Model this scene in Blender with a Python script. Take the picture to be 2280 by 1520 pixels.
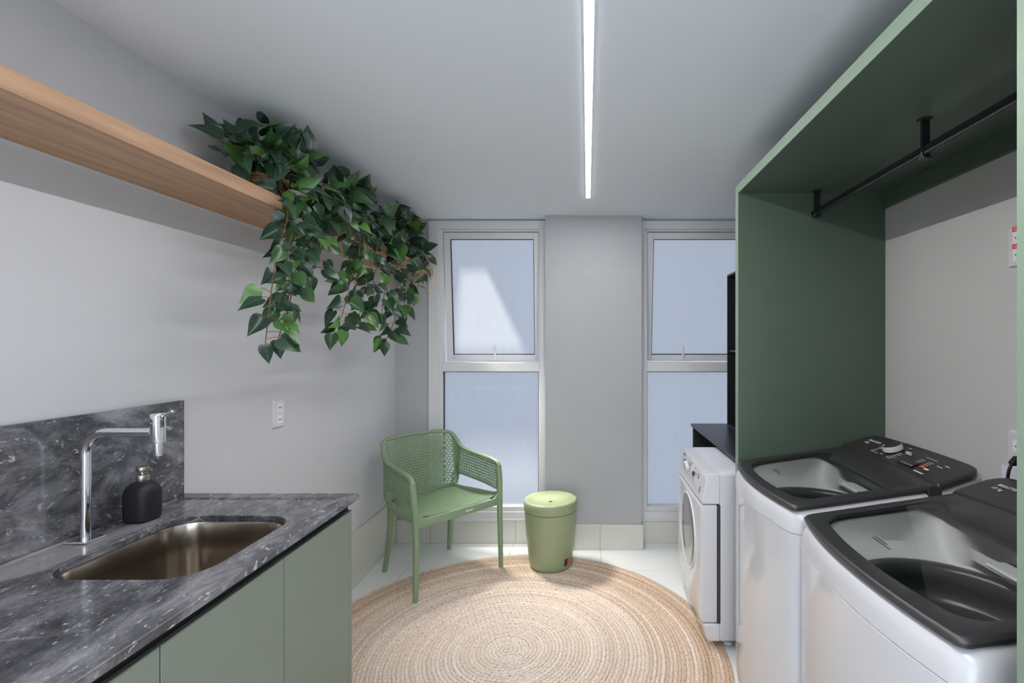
import bpy, math, random
import numpy as np
from mathutils import Vector, Matrix, Euler

for o in list(bpy.data.objects):
    bpy.data.objects.remove(o)
random.seed(7)
scn = bpy.context.scene
COL = scn.collection
PI = math.pi

# ------------------------------------------------------------------ camera
cam_d = bpy.data.cameras.new('camera')
cam = bpy.data.objects.new('camera', cam_d)
COL.objects.link(cam)
cam.location = (0, 0, 1.4)
cam.rotation_euler = (PI / 2, 0, 0)
cam_d.sensor_width = 36
cam_d.lens = 36 * 1095 / 2280
cam_d.shift_x = (1140 - 1308) / 2280
cam_d.shift_y = (762 - 760) / 2280
cam_d.clip_start = 0.02
scn.camera = cam

# ------------------------------------------------------------------ world, sun, exposure
SKY = 0.66
world = bpy.data.worlds.new('sky')
scn.world = world
world.use_nodes = True
wn = world.node_tree
wn.nodes['Background'].inputs['Color'].default_value = (0.79, 0.87, 1.03, 1)
wn.nodes['Background'].inputs['Strength'].default_value = SKY

SUNV = Vector((0.36, -0.28, -1.0))
sun_d = bpy.data.lights.new('sun', 'SUN')
sun_d.energy = 9
sun_d.angle = math.radians(3.0)
sun_d.color = (1.0, 0.93, 0.82)
sun = bpy.data.objects.new('sun', sun_d)
COL.objects.link(sun)
sun.rotation_euler = SUNV.to_track_quat('-Z', 'Y').to_euler()
sun.location = (-3, 6, 6)

def area(name, loc, rot, sx, sy, power=0, color=(1, 1, 1), portal=False):
    d = bpy.data.lights.new(name, 'AREA')
    d.shape = 'RECTANGLE'
    d.size = sx
    d.size_y = sy
    d.energy = power
    d.color = color
    if portal:
        d.cycles.is_portal = True
    o = bpy.data.objects.new(name, d)
    COL.objects.link(o)
    o.location = loc
    o.rotation_euler = rot
    return o

# openings through which the sky lights the room (portals give no light of their own)
area('window_portal', (-0.70, 3.70, 1.20), (-PI / 2, 0, 0), 0.86, 2.1, portal=True)
area('window_portal', (0.75, 3.70, 1.20), (-PI / 2, 0, 0), 0.86, 2.1, portal=True)
# added fill light on the rear wall behind the camera; no doorway there
area('rear_doorway_daylight', (-0.2, -1.57, 1.05), (PI / 2, 0, 0), 1.6, 2.0, 33, (0.84, 0.92, 1.0))

# added lamp standing in for sunlight scattered by the left window's frosted sash
wl = area('window_sun_scatter', (-0.73, 3.34, 1.55), (0, 0, 0), 0.16, 0.20, 5.5, (1.0, 0.93, 0.84))
wl.rotation_euler = Vector((0.70, -0.66, -1.58)).to_track_quat('-Z', 'Y').to_euler()
wl.data.spread = math.radians(76)

scn.view_settings.view_transform = 'Standard'
scn.view_settings.look = 'None'
scn.view_settings.gamma = 1
scn.view_settings.use_curve_mapping = False
scn.view_settings.exposure = 0.0
try:
    scn.cycles.max_bounces = 12
    scn.cycles.diffuse_bounces = 8
    scn.cycles.transparent_max_bounces = 16
    scn.cycles.sample_clamp_indirect = 6
    scn.cycles.caustics_reflective = False
    scn.cycles.caustics_refractive = False
except Exception:
    pass
LED = 128.0

# ------------------------------------------------------------------ helpers
def lin(c):
    return tuple(((x / 255) / 12.92 if x / 255 <= 0.04045 else ((x / 255 + 0.055) / 1.055) ** 2.4) for x in c) + (1,)

def mat(name, col, rough=0.5, metal=0.0, spec=0.5, coat=0.0, noise=0.0, nscale=8.0, bump=0.0, bscale=200.0, emit=0.0, trans=0.0, coat_rough=0.05):
    m = bpy.data.materials.new(name)
    m.use_nodes = True
    nt = m.node_tree
    b = nt.nodes['Principled BSDF']
    b.inputs['Base Color'].default_value = col
    b.inputs['Roughness'].default_value = rough
    b.inputs['Metallic'].default_value = metal
    b.inputs['Specular IOR Level'].default_value = spec
    b.inputs['Coat Weight'].default_value = coat
    b.inputs['Coat Roughness'].default_value = coat_rough
    if emit:
        b.inputs['Emission Color'].default_value = col
        b.inputs['Emission Strength'].default_value = emit
    if trans:
        b.inputs['Transmission Weight'].default_value = trans
    tc = nt.nodes.new('ShaderNodeTexCoord')
    if noise:
        n = nt.nodes.new('ShaderNodeTexNoise')
        n.inputs['Scale'].default_value = nscale
        n.inputs['Detail'].default_value = 4
        nt.links.new(tc.outputs['Object'], n.inputs['Vector'])
        mr = nt.nodes.new('ShaderNodeMapRange')
        mr.inputs['From Min'].default_value = 0.3
        mr.inputs['From Max'].default_value = 0.7
        mr.inputs['To Min'].default_value = 1 - noise
        mr.inputs['To Max'].default_value = 1 + noise
        nt.links.new(n.outputs['Fac'], mr.inputs['Value'])
        vm = nt.nodes.new('ShaderNodeVectorMath')
        vm.operation = 'SCALE'
        vm.inputs[0].default_value = col[:3]
        nt.links.new(mr.outputs['Result'], vm.inputs['Scale'])
        nt.links.new(vm.outputs['Vector'], b.inputs['Base Color'])
    if bump:
        n = nt.nodes.new('ShaderNodeTexNoise')
        n.inputs['Scale'].default_value = bscale
        n.inputs['Detail'].default_value = 3
        nt.links.new(tc.outputs['Object'], n.inputs['Vector'])
        bp = nt.nodes.new('ShaderNodeBump')
        bp.inputs['Strength'].default_value = bump
        bp.inputs['Distance'].default_value = 0.002
        nt.links.new(n.outputs['Fac'], bp.inputs['Height'])
        nt.links.new(bp.outputs['Normal'], b.inputs['Normal'])
    return m

def N(nt, typ, **kw):
    n = nt.nodes.new(typ)
    for k, v in kw.items():
        if k in n.inputs.keys():
            n.inputs[k].default_value = v
        else:
            setattr(n, k, v)
    return n

def ramp(nt, stops, fac):
    r = nt.nodes.new('ShaderNodeValToRGB')
    e = r.color_ramp.elements
    while len(e) < len(stops):
        e.new(0.5)
    for el, (p, c) in zip(e, stops):
        el.position = p
        el.color = c
    nt.links.new(fac, r.inputs['Fac'])
    return r.outputs['Color']

def mix(nt, fac, a, b, mode='MIX'):
    m = nt.nodes.new('ShaderNodeMix')
    m.data_type = 'RGBA'
    m.blend_type = mode
    for s, v in ((0, fac), (6, a), (7, b)):
        if hasattr(v, 'links'):
            nt.links.new(v, m.inputs[s])
        else:
            m.inputs[s].default_value = v
    return m.outputs[2]

def mesh_obj(name, verts, faces, material=None, parent=None, smooth=False, sharp=None, loc=None):
    me = bpy.data.meshes.new(name)
    me.from_pydata([tuple(v) for v in verts], [], faces)
    me.validate()
    me.update()
    if material:
        if isinstance(material, (list, tuple)):
            for m in material:
                me.materials.append(m)
        else:
            me.materials.append(material)
    if smooth:
        me.polygons.foreach_set('use_smooth', [True] * len(me.polygons))
        if sharp:
            me.set_sharp_from_angle(angle=math.radians(sharp))
    o = bpy.data.objects.new(name, me)
    COL.objects.link(o)
    if parent:
        o.parent = parent
    if loc is not None:
        o.location = loc
    return o

def thing(name, label, cat, loc=(0, 0, 0), rz=0.0, group=None):
    o = bpy.data.objects.new(name, None)
    o.empty_display_size = 0.1
    COL.objects.link(o)
    o.location = loc
    o.rotation_euler = (0, 0, rz)
    return tag(o, label, cat, group)

def tag(o, label=None, cat=None, group=None, kind=None):
    if label:
        o['label'] = label
    if cat:
        o['category'] = cat
    if group:
        o['group'] = group
    if kind:
        o['kind'] = kind
    return o

class MB:
    """collects shapes for one mesh"""
    def __init__(s):
        s.v = []
        s.f = []
    def add(s, v, f):
        b = len(s.v)
        s.v += [tuple(x) for x in v]
        s.f += [tuple(i + b for i in q) for q in f]
        return s
    def box(s, x0, x1, y0, y1, z0, z1, bev=0.0):
        if x0 > x1: x0, x1 = x1, x0
        if y0 > y1: y0, y1 = y1, y0
        if z0 > z1: z0, z1 = z1, z0
        if bev <= 0:
            v = [(x, y, z) for x in (x0, x1) for y in (y0, y1) for z in (z0, z1)]
            f = [(0, 1, 3, 2), (4, 6, 7, 5), (0, 4, 5, 1), (2, 3, 7, 6), (0, 2, 6, 4), (1, 5, 7, 3)]
            return s.add(v, f)
        b = min(bev, (x1 - x0) * .49, (y1 - y0) * .49, (z1 - z0) * .49)
        loops = []
        for z, i in ((z0, b), (z0 + b, 0), (z1 - b, 0), (z1, b)):
            loops.append([(x0 + b + 0, y0 + i, z), (x1 - b, y0 + i, z), (x1 - i, y0 + b, z), (x1 - i, y1 - b, z),
                          (x1 - b, y1 - i, z), (x0 + b, y1 - i, z), (x0 + i, y1 - b, z), (x0 + i, y0 + b, z)])
        return s.loft(loops, True, True)
    def loft(s, loops, c0=False, c1=False, closed=True):
        n = len(loops[0])
        b = len(s.v)
        for L in loops:
            s.v += [tuple(p) for p in L]
        for i in range(len(loops) - 1):
            for j in range(n if closed else n - 1):
                k = (j + 1) % n
                s.f.append((b + i * n + j, b + i * n + k, b + (i + 1) * n + k, b + (i + 1) * n + j))
        if c0:
            s.f.append(tuple(b + j for j in reversed(range(n))))
        if c1:
            s.f.append(tuple(b + (len(loops) - 1) * n + j for j in range(n)))
        return s
    def lathe(s, prof, c=(0, 0, 0), n=32, c0=False, c1=False, axis='z'):
        loops = []
        for r, z in prof:
            L = []
            for j in range(n):
                a = 2 * PI * j / n
                p = (r * math.cos(a), r * math.sin(a), z)
                if axis == 'x':
                    p = (z, p[0], p[1])
                elif axis == 'y':
                    p = (p[1], z, p[0])
                L.append((p[0] + c[0], p[1] + c[1], p[2] + c[2]))
            loops.append(L)
        return s.loft(loops, c0, c1)
    def sweep(s, pts, w, h=None, up=(0, 0, 1), n=10, p=2.6, caps=True, closed=False):
        """superellipse section swept along pts; w across, h along up (scalars or lists)"""
        pts = [Vector(q) for q in pts]
        m = len(pts)
        if h is None:
            h = w
        W = w if isinstance(w, (list, tuple)) else [w] * m
        H = h if isinstance(h, (list, tuple)) else [h] * m
        loops = []
        upv = Vector(up)
        for i, q in enumerate(pts):
            a = pts[i - 1] if (i > 0 or closed) else q
            b = pts[(i + 1) % m] if (i < m - 1 or closed) else q
            t = (b - a).normalized()
            side = t.cross(upv)
            if side.length < 1e-4:
                side = t.cross(Vector((1, 0, 0)))
            side.normalize()
            u2 = side.cross(t).normalized()
            L = []
            for j in range(n):
                an = 2 * PI * j / n
                c_, s_ = math.cos(an), math.sin(an)
                x = math.copysign(abs(c_) ** (2 / p), c_) * W[i] / 2
                y = math.copysign(abs(s_) ** (2 / p), s_) * H[i] / 2
                L.append(q + side * x + u2 * y)
            loops.append(L)
        if closed:
            loops.append(loops[0])
            return s.loft(loops)
        return s.loft(loops, caps, caps)
    def build(s, name, material, parent=None, smooth=False, sharp=None, loc=None):
        o = mesh_obj(name, s.v, s.f, material, parent, smooth, sharp, loc)
        return o

def box(name, x0, x1, y0, y1, z0, z1, m, parent=None, bev=0.0):
    return MB().box(x0, x1, y0, y1, z0, z1, bev).build(name, m, parent)

def catmull(P, k=6, closed=False):
    P = [Vector(p) for p in P]
    out = []
    n = len(P)
    rng = range(n) if closed else range(n - 1)
    for i in rng:
        p0 = P[(i - 1) % n] if (i > 0 or closed) else P[0] * 2 - P[1]
        p1 = P[i]
        p2 = P[(i + 1) % n]
        p3 = P[(i + 2) % n] if (i + 2 < n or closed) else p2 * 2 - p1
        for j in range(k):
            t = j / k
            out.append(0.5 * ((2 * p1) + (p2 - p0) * t + (2 * p0 - 5 * p1 + 4 * p2 - p3) * t * t + (3 * p1 - p0 - 3 * p2 + p3) * t ** 3))
    if not closed:
        out.append(P[-1])
    return out

def rr(x0, x1, y0, y1, r, z, bow=0.0, bow2=0.0, k=6, m=10, rs=None):
    """rounded rectangle loop; bow pushes the x0 side towards -x, bow2 the x1 side towards +x; z number or f(x,y).
    rs: radii of the corners (x1y0, x1y1, x0y1, x0y0)"""
    R = rs or (r, r, r, r)
    pts = []
    cs = [(x1 - R[0], y0 + R[0], R[0], -PI / 2), (x1 - R[1], y1 - R[1], R[1], 0), (x0 + R[2], y1 - R[2], R[2], PI / 2), (x0 + R[3], y0 + R[3], R[3], PI)]
    for ci, (cx, cy, ra, a0) in enumerate(cs):
        arc = [(cx + ra * math.cos(a0 + PI / 2 * t / k), cy + ra * math.sin(a0 + PI / 2 * t / k)) for t in range(k + 1)]
        pts += arc
        nx, ny, nr, na = cs[(ci + 1) % 4]
        e = (nx + nr * math.cos(na), ny + nr * math.sin(na))
        for t in range(1, m):
            f = t / m
            pts.append((arc[-1][0] * (1 - f) + e[0] * f, arc[-1][1] * (1 - f) + e[1] * f))
    out = []
    yc, hw, xc = (y0 + y1) / 2, (y1 - y0) / 2, (x0 + x1) / 2
    for x, y in pts:
        q = max(0.0, 1 - ((y - yc) / hw) ** 2)
        if bow and x < xc:
            x -= bow * q * min(1.0, (xc - x) / (xc - x0))
        if bow2 and x > xc:
            x += bow2 * q * min(1.0, (x - xc) / (x1 - xc))
        out.append((x, y, z(x, y) if callable(z) else z))
    return out

def circ_like(loop, cx, cy, r, z):
    """circle with the same point count as loop, angles as seen from its centre"""
    out = []
    for x, y, _ in loop:
        a = math.atan2(y - cy, x - cx)
        out.append((cx + r * math.cos(a), cy + r * math.sin(a), z(x, y) if callable(z) else z))
    return out

def text_obj(name, body, size, loc, rot, m, parent=None, depth=0.0004, sx=1.0):
    cu = bpy.data.curves.new(name, 'FONT')
    cu.body = body
    cu.size = size
    cu.extrude = depth
    cu.resolution_u = 2
    tmp = bpy.data.objects.new(name, cu)
    COL.objects.link(tmp)
    dg = bpy.context.evaluated_depsgraph_get()
    me = bpy.data.meshes.new_from_object(tmp.evaluated_get(dg))
    bpy.data.objects.remove(tmp)
    bpy.data.curves.remove(cu)
    me.name = name
    me.materials.clear()
    me.materials.append(m)
    o = bpy.data.objects.new(name, me)
    COL.objects.link(o)
    if parent:
        o.parent = parent
    o.location = loc
    o.rotation_euler = rot
    o.scale = (sx, 1, 1)
    return o

# ------------------------------------------------------------------ materials
M_wall = mat('wall_paint', (0.61, 0.62, 0.645, 1), 0.85, noise=0.015, nscale=3, bump=0.10, bscale=350)
M_wallr = mat('wall_paint_warm', (0.58, 0.57, 0.555, 1), 0.85, noise=0.015, nscale=3, bump=0.10, bscale=350)
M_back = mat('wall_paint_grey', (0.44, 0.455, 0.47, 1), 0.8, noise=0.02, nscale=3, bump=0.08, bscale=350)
M_ceil = mat('ceiling_paint', (0.87, 0.91, 0.96, 1), 0.9, bump=0.05, bscale=300)
M_tile = mat('white_tile', (0.80, 0.83, 0.82, 1), 0.22, noise=0.02, nscale=2)
M_basetile = mat('beige_tile', (0.66, 0.66, 0.61, 1), 0.35, noise=0.02, nscale=2)
M_grout = mat('grout', (0.28, 0.28, 0.27, 1), 0.9)
M_green = mat('sage_green_laminate', (0.085, 0.122, 0.088, 1), 0.45, noise=0.02, nscale=5)
M_litedge = mat('sage_edge_banding', (0.24, 0.33, 0.245, 1), 0.45)  # panel sage lightened: lamp light on the front edges put into the colour
M_greend = mat('sage_green_door', (0.190, 0.224, 0.184, 1), 0.5, noise=0.02, nscale=5)
M_black = mat('black_laminate', (0.018, 0.019, 0.022, 1), 0.35)
M_blackm = mat('black_metal', (0.02, 0.02, 0.023, 1), 0.35, metal=0.2)
M_darkgap = mat('black_profile', (0.006, 0.006, 0.006, 1), 0.6)
M_frame = mat('white_aluminium', (0.70, 0.71, 0.72, 1), 0.35)
M_gasket = mat('black_gasket', (0.02, 0.02, 0.02, 1), 0.6)
M_chair = mat('green_plastic', (0.225, 0.325, 0.195, 1), 0.4, noise=0.02, nscale=6)
M_stool = mat('light_green_plastic', (0.30, 0.36, 0.21, 1), 0.33, noise=0.01, nscale=6)
M_chrome = mat('chrome', (0.86, 0.87, 0.9, 1), 0.06, metal=1.0)
M_steel = mat('brushed_steel', (0.50, 0.45, 0.39, 1), 0.21, metal=1.0)
M_nickel = mat('brushed_nickel', (0.55, 0.5, 0.44, 1), 0.3, metal=1.0)
M_soap = mat('matt_black_ceramic', (0.012, 0.012, 0.016, 1), 0.55)
M_white = mat('white_enamel', (0.66, 0.665, 0.70, 1), 0.12, coat=0.5, coat_rough=0.04)
M_whitep = mat('white_plastic', (0.68, 0.68, 0.71, 1), 0.22, coat=0.3)
M_tubw = mat('white_tub_plastic', (0.86, 0.87, 0.86, 1), 0.35)
M_lid = mat('black_lid_plastic', (0.032, 0.032, 0.034, 1), 0.36)
M_console = mat('charcoal_console', (0.035, 0.033, 0.033, 1), 0.38, bump=0.03, bscale=900)
M_drum = mat('dark_drum', (0.10, 0.105, 0.105, 1), 0.3, metal=0.6)
M_print = mat('white_print', (0.75, 0.76, 0.78, 1), 0.5)
M_printd = mat('dark_print', (0.04, 0.04, 0.045, 1), 0.5)
M_orange = mat('orange_button', (0.9, 0.11, 0.02, 1), 0.4)
M_red = mat('red_label', (0.75, 0.03, 0.03, 1), 0.5)
M_blue = mat('navy_label', (0.02, 0.02, 0.12, 1), 0.4)
M_cream = mat('cream_sticker', (0.72, 0.72, 0.80, 1), 0.4)
M_lamp = mat('led_diffuser', (1.0, 0.965, 0.975, 1), 0.5, emit=LED)
M_basket = mat('wicker', (0.20, 0.115, 0.05, 1), 0.8, noise=0.4, nscale=60, bump=0.6, bscale=150)
M_stem = mat('vine_stem', (0.16, 0.09, 0.04, 1), 0.7)
M_cord = mat('black_cord', (0.01, 0.01, 0.012, 1), 0.5)
M_glassd = mat('grey_door_glass', (0.16, 0.18, 0.18, 1), 0.06, coat=1.0)

def wood():
    m = bpy.data.materials.new('oak_laminate')
    m.use_nodes = True
    nt = m.node_tree
    b = nt.nodes['Principled BSDF']
    tc = N(nt, 'ShaderNodeTexCoord')
    mp = N(nt, 'ShaderNodeMapping')
    mp.inputs['Scale'].default_value = (14, 0.9, 14)
    nt.links.new(tc.outputs['Object'], mp.inputs['Vector'])
    n = N(nt, 'ShaderNodeTexNoise', Scale=2.5, Detail=6, Roughness=0.6)
    nt.links.new(mp.outputs['Vector'], n.inputs['Vector'])
    c = ramp(nt, [(0.3, (0.36, 0.20, 0.11, 1)), (0.7, (0.56, 0.345, 0.20, 1))], n.outputs['Fac'])
    nt.links.new(c, b.inputs['Base Color'])
    b.inputs['Roughness'].default_value = 0.5
    return m
M_wood = wood()

def marble():
    m = bpy.data.materials.new('grey_marble')
    m.use_nodes = True
    nt = m.node_tree
    b = nt.nodes['Principled BSDF']
    tc = N(nt, 'ShaderNodeTexCoord')
    mp = N(nt, 'ShaderNodeMapping')
    mp.inputs['Rotation'].default_value = (0.5, 0.25, 0.9)
    mp.inputs['Scale'].default_value = (1.0, 0.55, 1.0)
    nt.links.new(tc.outputs['Object'], mp.inputs['Vector'])
    V = mp.outputs['Vector']
    w = N(nt, 'ShaderNodeTexNoise', Scale=3.0, Detail=3)
    nt.links.new(V, w.inputs['Vector'])
    wv = N(nt, 'ShaderNodeVectorMath', operation='MULTIPLY_ADD')
    nt.links.new(w.outputs['Color'], wv.inputs[0])
    wv.inputs[1].default_value = (0.2, 0.2, 0.2)
    nt.links.new(V, wv.inputs[2])
    V2 = wv.outputs['Vector']
    n1 = N(nt, 'ShaderNodeTexNoise', Scale=14, Detail=10, Roughness=0.75)
    nt.links.new(V2, n1.inputs['Vector'])
    base = ramp(nt, [(0.30, (0.028, 0.029, 0.034, 1)), (0.46, (0.085, 0.088, 0.098, 1)), (0.58, (0.20, 0.20, 0.215, 1)), (0.72, (0.36, 0.36, 0.38, 1))], n1.outputs['Fac'])
    # pale clasts with their own outline
    vo = N(nt, 'ShaderNodeTexVoronoi', Scale=4.2)
    vo.feature = 'SMOOTH_F1'
    vo.inputs['Smoothness'].default_value = 0.15
    nt.links.new(V2, vo.inputs['Vector'])
    sep = N(nt, 'ShaderNodeSeparateColor')
    nt.links.new(vo.outputs['Color'], sep.inputs[0])
    pm = ramp(nt, [(0.60, (0, 0, 0, 1)), (0.66, (1, 1, 1, 1))], sep.outputs[0])
    dm = ramp(nt, [(0.33, (1, 1, 1, 1)), (0.40, (0, 0, 0, 1))], vo.outputs['Distance'])
    pmask = mix(nt, 1.0, pm, dm, 'MULTIPLY')
    pal = ramp(nt, [(0.3, (0.20, 0.20, 0.215, 1)), (0.7, (0.36, 0.36, 0.375, 1))], n1.outputs['Fac'])
    c = mix(nt, pmask, base, pal)
    # fine white flecks and veins
    n2 = N(nt, 'ShaderNodeTexNoise', Scale=75, Detail=4, Roughness=0.7)
    nt.links.new(V2, n2.inputs['Vector'])
    fl = ramp(nt, [(0.60, (0, 0, 0, 1)), (0.66, (1, 1, 1, 1))], n2.outputs['Fac'])
    c = mix(nt, fl, c, (0.44, 0.44, 0.46, 1))
    vo2 = N(nt, 'ShaderNodeTexVoronoi', Scale=7)
    vo2.feature = 'DISTANCE_TO_EDGE'
    nt.links.new(V2, vo2.inputs['Vector'])
    vn = ramp(nt, [(0.0, (0.55, 0.55, 0.55, 1)), (0.016, (0, 0, 0, 1))], vo2.outputs['Distance'])
    gate = ramp(nt, [(0.5, (0, 0, 0, 1)), (0.62, (1, 1, 1, 1))], w.outputs['Fac'])
    vn = mix(nt, 1.0, vn, gate, 'MULTIPLY')
    c = mix(nt, vn, c, (0.5, 0.5, 0.52, 1))
    nt.links.new(c, b.inputs['Base Color'])
    b.inputs['Roughness'].default_value = 0.13
    b.inputs['Specular IOR Level'].default_value = 0.6
    return m
M_marble = marble()

def frosted():
    m = bpy.data.materials.new('frosted_glass')
    m.use_nodes = True
    nt = m.node_tree
    nt.nodes.remove(nt.nodes['Principled BSDF'])
    out = nt.nodes['Material Output']
    tr = N(nt, 'ShaderNodeBsdfTransparent')
    tr.inputs['Color'].default_value = (0.85, 0.88, 0.93, 1)
    tl = N(nt, 'ShaderNodeBsdfTranslucent')
    tc = N(nt, 'ShaderNodeTexCoord')
    n = N(nt, 'ShaderNodeTexNoise', Scale=9, Detail=6)
    mp = N(nt, 'ShaderNodeMapping')
    mp.inputs['Scale'].default_value = (3, 1, 0.8)
    nt.links.new(tc.outputs['Object'], mp.inputs['Vector'])
    nt.links.new(mp.outputs['Vector'], n.inputs['Vector'])
    c = ramp(nt, [(0.3, (0.72, 0.76, 0.82, 1)), (0.7, (0.76, 0.80, 0.86, 1))], n.outputs['Fac'])
    nt.links.new(c, tl.inputs['Color'])
    gl = N(nt, 'ShaderNodeBsdfGlossy', Roughness=0.35)
    gl.inputs['Color'].default_value = (0.8, 0.8, 0.8, 1)
    a = N(nt, 'ShaderNodeMixShader')
    a.inputs[0].default_value = 0.45
    nt.links.new(tr.outputs[0], a.inputs[1])
    nt.links.new(tl.outputs[0], a.inputs[2])
    b2 = N(nt, 'ShaderNodeMixShader')
    b2.inputs[0].default_value = 0.05
    nt.links.new(a.outputs[0], b2.inputs[1])
    nt.links.new(gl.outputs[0], b2.inputs[2])
    nt.links.new(b2.outputs[0], out.inputs['Surface'])
    return m
M_frost = frosted()

def clearglass():
    m = bpy.data.materials.new('tinted_lid_glass')
    m.use_nodes = True
    nt = m.node_tree
    nt.nodes.remove(nt.nodes['Principled BSDF'])
    out = nt.nodes['Material Output']
    tr = N(nt, 'ShaderNodeBsdfTransparent')
    tr.inputs['Color'].default_value = (0.93, 0.95, 0.94, 1)
    gl = N(nt, 'ShaderNodeBsdfGlossy', Roughness=0.02)
    fr = N(nt, 'ShaderNodeFresnel', IOR=1.5)
    a = N(nt, 'ShaderNodeMixShader')
    nt.links.new(fr.outputs[0], a.inputs[0])
    nt.links.new(tr.outputs[0], a.inputs[1])
    nt.links.new(gl.outputs[0], a.inputs[2])
    nt.links.new(a.outputs[0], out.inputs['Surface'])
    return m
M_lidglass = clearglass()

def leafmat():
    m = bpy.data.materials.new('ivy_leaf')
    m.use_nodes = True
    nt = m.node_tree
    b = nt.nodes['Principled BSDF']
    oi = N(nt, 'ShaderNodeObjectInfo')
    c = ramp(nt, [(0.0, (0.010, 0.032, 0.020, 1)), (0.5, (0.016, 0.050, 0.026, 1)), (0.75, (0.035, 0.10, 0.028, 1)), (1.0, (0.085, 0.22, 0.035, 1))], oi.outputs['Random'])
    tc = N(nt, 'ShaderNodeTexCoord')
    # veins: paler along the midrib (object x = 0)
    sx = N(nt, 'ShaderNodeSeparateXYZ')
    nt.links.new(tc.outputs['Object'], sx.inputs[0])
    ab = N(nt, 'ShaderNodeMath', operation='ABSOLUTE')
    nt.links.new(sx.outputs['X'], ab.inputs[0])
    vein = ramp(nt, [(0.0, (1, 1, 1, 1)), (0.025, (0, 0, 0, 1))], ab.outputs[0])
    rib = N(nt, 'ShaderNodeMath', operation='MULTIPLY_ADD')
    nt.links.new(ab.outputs[0], rib.inputs[0])
    rib.inputs[1].default_value = -0.8
    nt.links.new(sx.outputs['Y'], rib.inputs[2])
    wv = N(nt, 'ShaderNodeMath', operation='MULTIPLY')
    nt.links.new(rib.outputs[0], wv.inputs[0])
    wv.inputs[1].default_value = 40
    sn = N(nt, 'ShaderNodeMath', operation='SINE')
    nt.links.new(wv.outputs[0], sn.inputs[0])
    v2 = ramp(nt, [(0.93, (0, 0, 0, 1)), (1.0, (0.5, 0.5, 0.5, 1))], sn.outputs[0])
    vv = mix(nt, 1.0, vein, v2, 'ADD')
    c2 = mix(nt, 0.4, c, (0.14, 0.30, 0.10, 1))
    c3 = mix(nt, vv, c, c2)
    nt.links.new(c3, b.inputs['Base Color'])
    b.inputs['Roughness'].default_value = 0.3
    return m
M_leaf = leafmat()

def jute():
    m = bpy.data.materials.new('jute_braid')
    m.use_nodes = True
    nt = m.node_tree
    b = nt.nodes['Principled BSDF']
    uv = N(nt, 'ShaderNodeUVMap')
    sp = N(nt, 'ShaderNodeSeparateXYZ')
    nt.links.new(uv.outputs[0], sp.inputs[0])
    # u: metres along the braid, v: metres from the centre
    def noise(su, sv, sc, det, rough=0.6):
        cb = N(nt, 'ShaderNodeCombineXYZ')
        for k, (s_, o_) in enumerate(((su, 'X'), (sv, 'Y'))):
            mm = N(nt, 'ShaderNodeMath', operation='MULTIPLY')
            mm.inputs[1].default_value = s_
            nt.links.new(sp.outputs[o_], mm.inputs[0])
            nt.links.new(mm.outputs[0], cb.inputs[k])
        n = N(nt, 'ShaderNodeTexNoise', Scale=sc, Detail=det, Roughness=rough)
        nt.links.new(cb.outputs[0], n.inputs['Vector'])
        return n.outputs['Fac']
    a = noise(0.35, 14.0, 1.0, 3)            # slow change of yarn from round to round
    c = ramp(nt, [(0.32, (0.43, 0.30, 0.20, 1)), (0.5, (0.60, 0.475, 0.365, 1)), (0.68, (0.77, 0.69, 0.61, 1))], a)
    pale = ramp(nt, [(0.0, (0.75, 0.75, 0.75, 1)), (0.55, (0.5, 0.5, 0.5, 1)), (0.8, (0.08, 0.08, 0.08, 1)), (1.0, (0.0, 0.0, 0.0, 1))], sp.outputs['Y'])
    c = mix(nt, pale, c, (0.70, 0.65, 0.60, 1))
    f = noise(60, 300, 1.0, 3)
    f2 = ramp(nt, [(0.30, (0.55, 0.48, 0.42, 1)), (0.48, (0.97, 0.96, 0.95, 1)), (0.68, (1.2, 1.2, 1.2, 1))], f)
    c = mix(nt, 1.0, c, f2, 'MULTIPLY')
    k = noise(28, 70, 1.0, 2)
    kn = ramp(nt, [(0.72, (0, 0, 0, 1)), (0.76, (1, 1, 1, 1))], k)
    c = mix(nt, kn, c, (0.17, 0.08, 0.035, 1))
    nt.links.new(c, b.inputs['Base Color'])
    b.inputs['Roughness'].default_value = 0.9
    b.inputs['Specular IOR Level'].default_value = 0.15
    return m
M_jute = jute()

# ------------------------------------------------------------------ room shell
XL, XR, YB, YR, ZC = -1.345, 1.304, 3.437, -1.6, 2.26
FL = 0.0
def struct(o):
    o['kind'] = 'structure'
    return o
floor = struct(box('floor', XL - .1, XR + .1, YR - .1, YB + .13, -0.06, -0.004, M_grout))
tiles = MB().box(0, 0.602, 0, 0.602, -0.004, 0.0)
tm = None
xj = [0.088 + 0.605 * k for k in range(-3, 3)]
yj = [3.02 + 0.605 * k for k in range(-8, 2)]
def tile(x0, x1, y0, y1):
    x0, x1 = max(x0, XL), min(x1, XR)
    y0, y1 = max(y0, YR), min(y1, YB)
    if x1 - x0 < .02 or y1 - y0 < .02:
        return
    MB().box(x0 + .001, x1 - .001, y0 + .001, y1 - .001, -0.004, 0.0, 0.0006).build('tile', M_tile, floor)
for i in range(-3, 3):
    for j in range(-8, 1):
        tile(xj[0] + (i + 3) * .605, xj[0] + (i + 4) * .605, 3.02 + j * .605, 3.02 + (j + 1) * .605)

ceil = struct(box('ceiling', XL - .1, XR + .1, YR - .1, YB + .13, ZC + 0.0, ZC + .12, M_ceil))
struct(box('wall_left', XL - .1, XL, YR - .1, YB + .13, 0, ZC, M_wall))
struct(box('wall_right', XR, XR + .1, YR - .1, YB + .13, 0, ZC, M_wallr))
struct(box('wall_rear', XL, XR, YR - .1, YR, 0, ZC, M_wall))
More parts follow.
